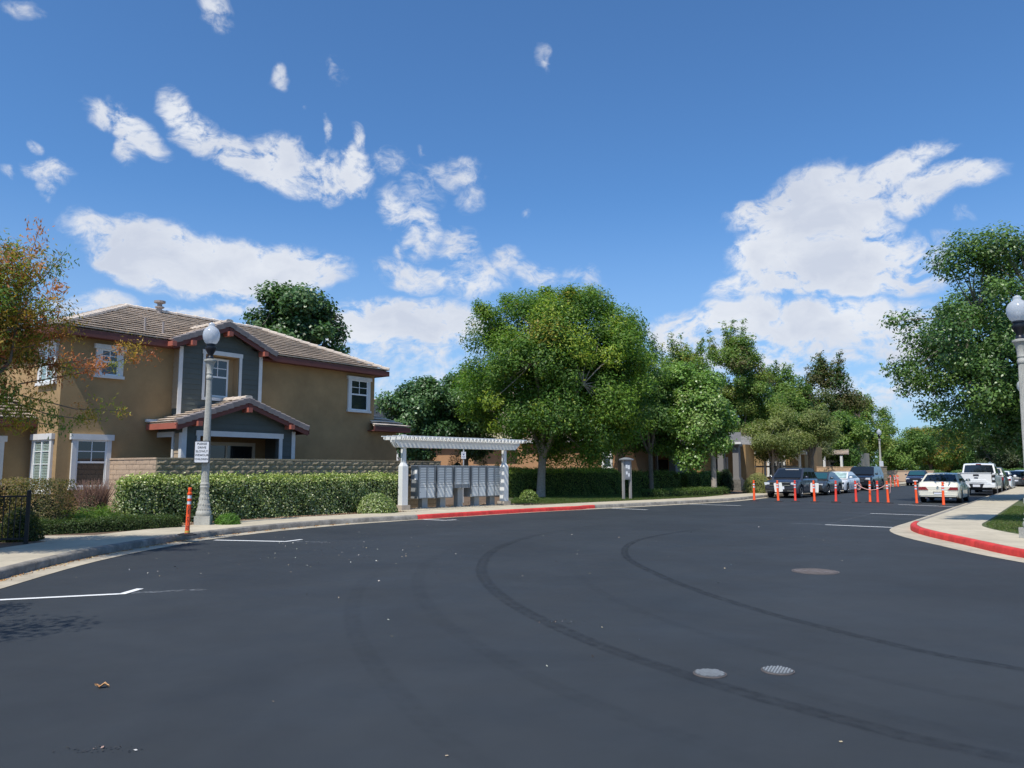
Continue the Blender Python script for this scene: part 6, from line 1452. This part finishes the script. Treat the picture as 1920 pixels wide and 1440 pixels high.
# 3 white sedan with sunshade
v = car('sedan', 'white sedan with a silver sunshade behind its windshield', 'car', 22.85, 54.1, HL, 4.85, 1.85, 1.44, pw, [(-2.42, .86), (-2.3, 1.0), (-1.7, 1.02), (.95, .96), (1.8, .86), (2.25, .75), (2.42, .62)], (-2.05, -.95, .3, 1.25), (-1.45, 1.42), wr=.34, belt=.98, side_split=(.5,), glass_m=mat('sunshade_glass', (.38, .52, .50), .15, spec=.9, var=.5, vscale=2.2), roofm=None)
N_ = 2.42
slab(v, 'grille', blk_pl, N_ - .03, .05, [(-.40, .36), (.40, .36), (.55, .62), (-.55, .62)]); bxp(v, 'number_plate', platem, N_ + .02, N_ + .035, -.2, .2, .40, .52)
for s in (1, -1): po = [(.50, .60), (.84, .64), (.86, .74), (.58, .70)]; slab(v, 'headlight', blk_pl, N_ - .18, .14, po if s > 0 else mirror(po)); po = [(.58, .26), (.84, .30), (.84, .44), (.66, .38)]; slab(v, 'air_intake', blk_pl, N_ - .05, .05, po if s > 0 else mirror(po))
bxp(v, 'sunroof', glassc, -.75, .15, -.5, .5, 1.425, 1.448)
# 4 black large SUV
v = car('suv', 'large black SUV last in the left-hand row behind the white sedan', 'car', 27.6, 60.6, HL, 5.2, 2.0, 1.82, pk, [(-2.6, 1.0), (-2.5, 1.16), (.9, 1.18), (1.2, 1.15), (2.1, 1.08), (2.45, .98), (2.6, .8)], (-2.55, -2.1, .35, 1.20), (-1.6, 1.62), wr=.40, sill=.30, belt=1.17, side_split=(.3, .62), wwin=.80)
N_ = 2.6
slab(v, 'grille', blk_pl, N_ - .03, .05, [(-.5, .62), (.5, .62), (.55, .96), (-.55, .96)])
for z in (.68, .78, .88): bxp(v, 'chrome_bar', chrome, N_ + .01, N_ + .03, -.5, .5, z, z + .02)
for s in (1, -1): po = [(.58, .78), (.92, .80), (.94, .97), (.62, .96)]; slab(v, 'headlight', lampw, N_ - .14, .10, po if s > 0 else mirror(po)); bxp(v, 'roof_rail', chrome, -1.9, .2, s * .7 - .015, s * .7 + .015, 1.80, 1.85)
bxp(v, 'number_plate', platem, N_ + .02, N_ + .035, -.2, .2, .48, .62)
# 5 far navy sedan
v = car('sedan', 'small far dark blue sedan beyond the orange posts, left of the cream sedan', 'car', 40.6, 77.4, HL + R(3), 4.7, 1.82, 1.46, pn, [(-2.35, .84), (-2.2, 1.0), (-1.6, 1.02), (.9, .98), (1.8, .88), (2.2, .78), (2.35, .62)], (-2.0, -1.1, .2, 1.1), (-1.4, 1.4), wr=.33, belt=1.0, glass_m=glassb, side_split=(.5,))
for s in (1, -1): po = [(.46, .60), (.82, .62), (.84, .76), (.52, .74)]; slab(v, 'headlight', lampw, 2.2, .12, po if s > 0 else mirror(po))
slab(v, 'grille', blk_pl, 2.32, .05, [(-.4, .58), (.4, .58), (.42, .72), (-.42, .72)]); bxp(v, 'number_plate', platem, 2.37, 2.39, -.2, .2, .42, .54)
# 6 cream sedan seen from behind
v = car('sedan', 'cream sedan seen from behind at the right kerb, nearest parked car on that side', 'car', 21.75, 38.95, HR, 4.90, 1.80, 1.40, pc, [(-2.45, .76), (-2.38, .90), (-2.25, .985), (-1.5, 1.01), (.9, .95), (1.8, .84), (2.3, .72), (2.45, .6)], (-1.68, -.92, .35, 1.25), (-1.42, 1.33), wr=.325, sill=.24, belt=.98, side_split=(.48,), wwin=.74, rim=rimd)
N_ = -2.45
slab(v, 'bumper', pc, N_ + .05, -.13, [(-.80, .30), (.80, .30), (.86, .56), (-.86, .56)], 40)
bxp(v, 'bumper_strip', pc, N_ - .095, N_ - .07, -.80, .80, .37, .40); slab(v, 'under_panel', blk_pl, N_ + .10, -.04, [(-.78, .24), (.78, .24), (.78, .31), (-.78, .31)])
for s in (1, -1): po = [(.40, .62), (.84, .62), (.83, .76), (.52, .77)]; slab(v, 'taillight', lampr, N_ + .06, -.10, po if s > 0 else mirror(po)); bxp(v, 'exhaust', chrome, N_ - .02, N_ + .1, s * .5 - .05, s * .5 + .05, .215, .26)
slab(v, 'plate_recess', mat('recess_grey', (.16, .15, .13), .7), N_ - .075, -.006, [(-.20, .42), (.20, .42), (.22, .55), (-.22, .55)]); bxp(v, 'number_plate', platem, N_ - .098, N_ - .085, -.17, .17, .43, .50)
bxp(v, 'boot_gap', MAT['recess_grey'], N_ - .005, N_ + .01, -.40, .40, .615, .622); b = MB(); b.lathe([(.022, 0), (.03, 0), (.03, .006), (.022, .006)], 12, cap=False); o = b.build('emblem', MAT['recess_grey'], v); o.location = (N_ - .004, 0, .80); o.rotation_euler = (0, -math.pi / 2, 0)
# 7 white pickup
def pickup():
    HP = HR
    v = car('pickup_truck', 'white crew-cab pickup seen from behind, parked ahead of the cream sedan', 'truck', 30.05, 49.6, HP, 5.95, 2.02, 1.96, pw2, [(-2.97, 1.28), (-1.0, 1.30), (-.95, 1.22), (1.2, 1.20), (2.4, 1.16), (2.8, 1.05), (2.97, .85)], (-1.12, -.92, .55, 1.45), (-1.95, 1.80), wr=.40, sill=.42, belt=1.21, side_split=(.45,), wwin=.80, round_r=.02)
    N_ = -2.97
    bxp(v, 'bed_floor', blk_pl, -2.9, -1.12, -.80, .80, 1.302, 1.335)
    for s in (1, -1): bxp(v, 'bed_rail', pw2, -2.95, -1.1, s * .93 - .07, s * .93 + .07, 1.30, 1.38)
    slab(v, 'tailgate', pw2, N_ + .01, -.045, [(-.78, .72), (.78, .72), (.80, 1.36), (-.80, 1.36)], 30)
    slab(v, 'tailgate_panel', pw2, N_ - .034, -.018, [(-.60, .80), (.60, .80), (.52, .98), (-.52, .98)]); bxp(v, 'tailgate_lip', pw2, N_ - .06, N_ + .0, -.80, .80, 1.36, 1.40)
    slab(v, 'tailgate_handle', blk_pl, N_ - .034, -.02, [(-.16, 1.20), (.16, 1.20), (.14, 1.30), (-.14, 1.30)]); slab(v, 'badge', mat('badge_blue_black', (.02, .03, .06), .3), N_ - .034, -.015, [(-.10, 1.05), (.10, 1.05), (.12, 1.09), (.08, 1.12), (-.08, 1.12), (-.12, 1.09)])
    slab(v, 'model_badge', blk_pl, N_ - .034, -.012, [(.50, .84), (.68, .84), (.68, .93), (.50, .93)])
    for s in (1, -1):
        po = [(.80, .82), (.995, .82), (.995, 1.26), (.80, 1.26)]; o = slab(v, 'taillight', blk_pl, N_ + .04, -.085, po if s > 0 else mirror(po)); MB().box(N_ - .06, N_ - .046, min(s * .84, s * .96), max(s * .84, s * .96), .96, 1.10).build('reverse_lamp', lampw, o)
        po = [(.30, .50), (.98, .52), (.98, .70), (.36, .68)]; slab(v, 'rear_bumper', pw2, N_ - .02, -.12, po if s > 0 else mirror(po), 30)
    slab(v, 'bumper_centre', blk_pl, N_ - .02, -.10, [(-.40, .50), (.40, .50), (.40, .71), (-.40, .71)]); bxp(v, 'number_plate', platem, N_ - .14, N_ - .122, -.19, .19, .54, .68)
    slab(v, 'under_panel', blk_pl, N_ + .2, -.1, [(-.75, .34), (.75, .34), (.80, .50), (-.80, .50)]); bxp(v, 'brake_lamp', lampr, -1.0, -.90, -.14, .14, 1.90, 1.945)
pickup()
def rear_bits(v, N_, z0, z1, w, tail=lampr):
    for s in (1, -1): po = [(w - .38, z0), (w, z0), (w, z1), (w - .3, z1)]; slab(v, 'taillight', tail, N_ + .05, -.08, po if s > 0 else mirror(po))
    bxp(v, 'number_plate', platem, N_ - .03, N_ - .01, -.18, .18, z0 - .16, z0 - .04); slab(v, 'bumper', blk_pl, N_ + .03, -.08, [(-.75, .3), (.75, .3), (.78, .42), (-.78, .42)])
v = car('suv', 'black SUV parked ahead of the white pickup', 'car', 34.2, 55.2, HR, 4.7, 1.9, 1.72, pk, [(-2.35, .98), (-2.2, 1.1), (.7, 1.1), (1.7, 1.0), (2.2, .9), (2.35, .7)], (-2.25, -1.85, .2, 1.05), (-1.45, 1.4), wr=.36, sill=.28, belt=1.1, side_split=(.3, .62)); rear_bits(v, -2.35, .86, 1.05, .88)
v = car('sedan', 'white sedan parked right of the black SUV with red tail lamps', 'car', 38.2, 60.6, HR, 4.7, 1.82, 1.46, pw, [(-2.35, .84), (-2.25, 1.0), (-1.6, 1.02), (.9, .96), (1.8, .86), (2.35, .62)], (-2.0, -1.1, .2, 1.15), (-1.4, 1.4), wr=.33, belt=1.0, side_split=(.5,)); rear_bits(v, -2.35, .76, .9, .86)
v = car('sedan', 'grey-green sedan beyond the white one on the right side', 'car', 43.6, 66.8, HR, 4.6, 1.8, 1.45, pg, [(-2.3, .84), (-2.2, 1.0), (-1.6, 1.02), (.9, .96), (1.8, .86), (2.3, .62)], (-2.0, -1.1, .2, 1.15), (-1.4, 1.4), wr=.33, belt=1.0, side_split=(.5,)); rear_bits(v, -2.3, .76, .9, .86)
v = car('sedan', 'silver car at the far end of the right-hand row', 'car', 55.8, 84.6, HR + R(8), 4.7, 1.82, 1.50, psil, [(-2.35, .84), (-2.25, 1.0), (-1.6, 1.02), (.9, .96), (1.8, .86), (2.35, .62)], (-2.1, -1.4, .2, 1.15), (-1.4, 1.4), wr=.33, belt=1.0, side_split=(.5,)); rear_bits(v, -2.35, .76, .9, .86)
v = car('sedan', 'light car far off between the silver car and the grey-green one', 'car', 49.6, 75.2, HR, 4.7, 1.82, 1.46, pw2, [(-2.35, .84), (-2.25, 1.0), (-1.6, 1.02), (.9, .96), (1.8, .86), (2.35, .62)], (-2.1, -1.4, .2, 1.15), (-1.4, 1.4), wr=.33, belt=1.0, side_split=(.5,)); rear_bits(v, -2.35, .76, .9, .86)
# purple banner hanging by the blue-grey house
b = MB(); b.add([(0, 0, 0), (.5, .02, .02), (.62, .0, -.36), (.34, .03, -.28), (.1, -.02, -.42)], [(0, 4, 3, 2, 1)]); b.add([(0, .012, 0), (.5, .032, .02), (.62, .012, -.36), (.34, .042, -.28), (.1, -.008, -.42)], [(0, 1, 2, 3, 4)])
fl = empty('flag', (23.0, 60.7, 3.0), .2, 'small purple flag hanging beside the blue-grey house above the parked cars', 'flag'); b.build('cloth', mat('purple_cloth', (.16, .10, .42), .8), fl); MB().box(-.03, .0, -.02, .02, -2.95, .1).build('pole', MAT['bronze'], fl)
